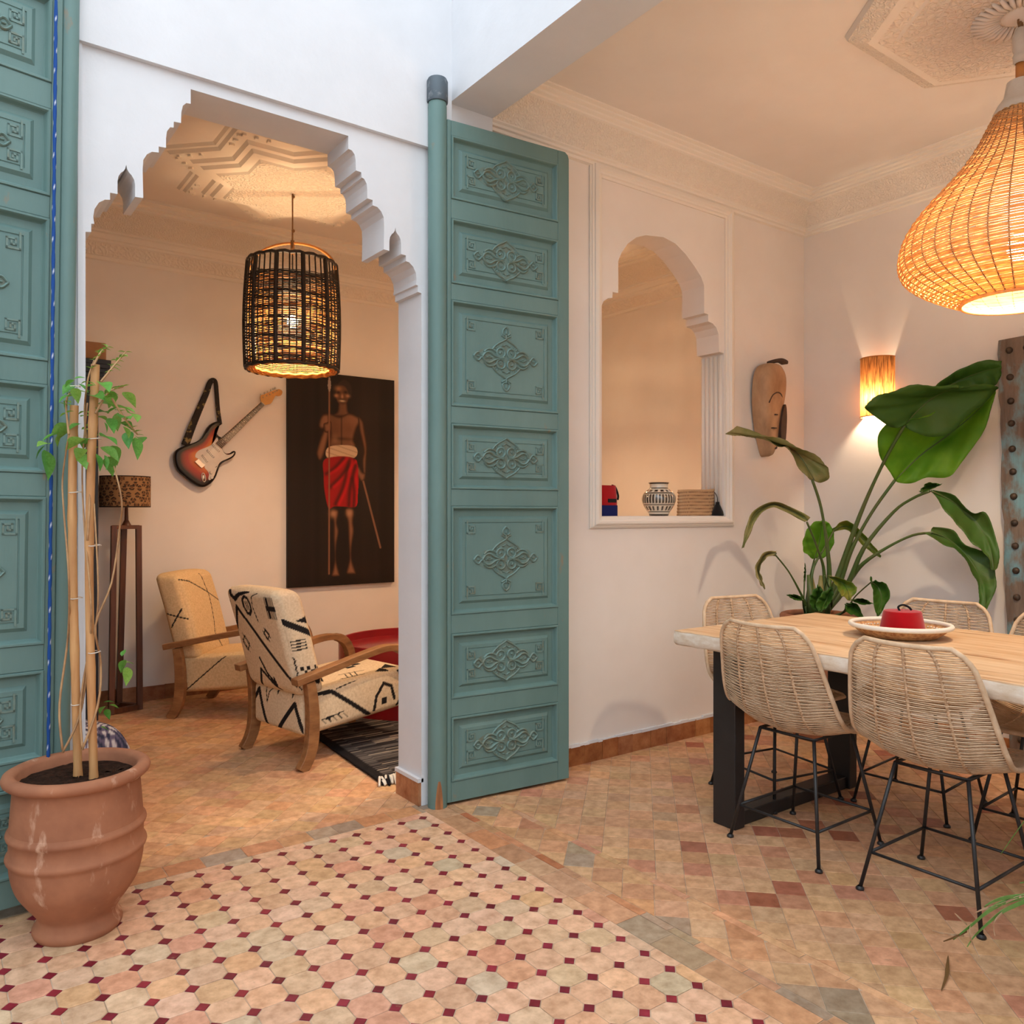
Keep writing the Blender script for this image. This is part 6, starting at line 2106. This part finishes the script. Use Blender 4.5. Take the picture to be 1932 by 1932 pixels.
def soft(P, w=.012):
    """soft mask of a closed outline: 1 inside, falling across w"""
    P = spline(P, 6 * len(P), True)
    m = in_poly(U, V, P)
    d = np.full(U.shape, 9.0)
    for i in range(len(P)):
        a, c = P[i - 1], P[i]
        d = np.minimum(d, seg_d(U, V * asp, (a[0], a[1] * asp), (c[0], c[1] * asp)))
    return m, d
def lay(mask, c):
    global col_
    col_ = col_ * (1 - mask[..., None]) + np.array(c[:3]) * mask[..., None]
SK_D, SK_M, SK_L = rgb(52, 32, 22), rgb(104, 66, 46), rgb(176, 128, 96)
def skin(key, lo=SK_D, mid=SK_M, hi=SK_L, rim=.5):
    m, d = soft(PF[key])
    k = np.clip(d / .022, 0, 1)
    a = np.clip(d / .006, 0, 1) * m
    sh = .62 + .38 * np.clip(.5 + 6 * (U - np.mean([p[0] for p in PF[key]])), 0, 1)
    c = (np.array(lo[:3])[None, None] * (1 - k)[..., None] + np.array(mid[:3])[None, None] * k[..., None] + np.array(hi[:3])[None, None] * (rim * .45 * np.clip((d - .010) / .02, 0, 1))[..., None]) * sh[..., None]
    global col_
    col_ = col_ * (1 - a[..., None]) + c * a[..., None]
def blob(c, rx, ry, colr, s=1.0):
    w = s * np.exp(-(((U - c[0]) / rx) ** 2 + ((V - c[1]) * asp / ry) ** 2))
    lay(np.clip(w, 0, 1), colr)
pt = PF['pts']
skin('neck', rim=.25)
skin('torso', rim=.5)
for i, s in ((6, .055), (7, .055)): blob(pt[i], s, s * 1.1, SK_M, .55)
cx_ = pt[8][0]
lay(.75 * np.exp(-((U - cx_) / .008) ** 2) * ((V > PF['belt'][0][1]) & (V < PF['torso'][2][1])), SK_D)
lay(.7 * np.exp(-((V - (pt[6][1] - .045)) / .008) ** 2 - ((U - cx_) / .11) ** 4), SK_D)
blob(pt[9], .03, .04, SK_L, .35); blob(pt[10], .03, .04, SK_M, .35)
for k_ in ('uarm', 'farm', 'hand', 'rarm', 'rhand', 'lleg', 'rleg'): skin(k_, rim=.75)
blob(pt[11], .028, .03, SK_L, .8); blob(pt[12], .028, .03, SK_L, .8)
c = PF['face'][0]
def ell(c, rx, ry): return ((U - c[0]) / rx) ** 2 + ((V - c[1]) * asp / ry) ** 2
h = PF['hair'][0]
lay(np.clip((1.0 - ell((h[0] + .01, h[1] - .01), .074, .100)) * 4, 0, 1), rgb(48, 36, 30))
lay(np.clip((1.0 - ell(c, .064, .092)) * 3, 0, 1), rgb(92, 58, 40))
blob(pt[13], .03, .022, rgb(164, 112, 76), .7)
blob(pt[0], .018, .015, rgb(180, 126, 90), .75); blob(pt[1], .020, .014, rgb(180, 126, 90), .75)
blob(pt[2], .020, .013, rgb(38, 24, 18), 1.0); blob(pt[3], .020, .013, rgb(38, 24, 18), 1.0)
blob(pt[4], .011, .020, rgb(186, 130, 92), .8)
blob((pt[4][0], pt[4][1] - .014), .022, .008, rgb(52, 32, 24), .8)
blob(pt[5], .032, .017, rgb(58, 32, 24), .9); blob(pt[5], .024, .008, rgb(206, 176, 136), .9)
m, d = soft(PF['belt'])
fold = .5 + .5 * np.sin((V * 260 + U * 40))
lay(m * np.clip(d / .004, 0, 1), rgb(206, 178, 148)); lay(m * .35 * (fold > .8), rgb(130, 100, 78))
m, d = soft(PF['skirt'])
lay(m * np.clip(d / .006, 0, 1), rgb(150, 14, 18))
fo = PF['folds']
for i in range(0, len(fo), 3):
    P = spline(fo[i:i + 3], 12)
    dd = np.full(U.shape, 9.0)
    for a, c_ in zip(P[:-1], P[1:]): dd = np.minimum(dd, seg_d(U, V * asp, (a[0], a[1] * asp), (c_[0], c_[1] * asp)))
    lay(m * .85 * np.exp(-(dd / .020) ** 2), rgb(62, 12, 10))
    dd2 = np.full(U.shape, 9.0)
    for a, c_ in zip(P[:-1], P[1:]): dd2 = np.minimum(dd2, seg_d(U, V * asp, (a[0] + .035, a[1] * asp), (c_[0] + .035, c_[1] * asp)))
    lay(m * .6 * np.exp(-(dd2 / .014) ** 2), rgb(206, 12, 24))
for key, w, c_ in (('spear', .0085, rgb(132, 88, 64)), ('stick', .0105, rgb(130, 90, 68))):
    a, e_ = PF[key]
    dd = seg_d(U, V * asp, (a[0], a[1] * asp), (e_[0], e_[1] * asp))
    lay(np.clip((w - dd) / .003, 0, 1) * .95, c_)
m, d = soft(PF['tip'])
lay(m * 1.0, rgb(150, 132, 120))
b = MB()
X = (U - .5) * W_; Zp = V * H_
b.v = [tuple(p) for p in np.stack([X, np.full(U.shape, -.0330), Zp], -1).reshape(-1, 3)]
idx = np.arange((n1 + 1) * (n2 + 1)).reshape(n1 + 1, n2 + 1)
b.f = [tuple(int(i) for i in q_) for q_ in np.stack([idx[:-1, :-1], idx[1:, :-1], idx[1:, 1:], idx[:-1, 1:]], -1).reshape(-1, 4)]
b.c = [tuple(c_) + (1.0,) for c_ in np.clip(col_, 0, 1).reshape(-1, 3)]
obj('painted_canvas', b, 'paint', t, True)
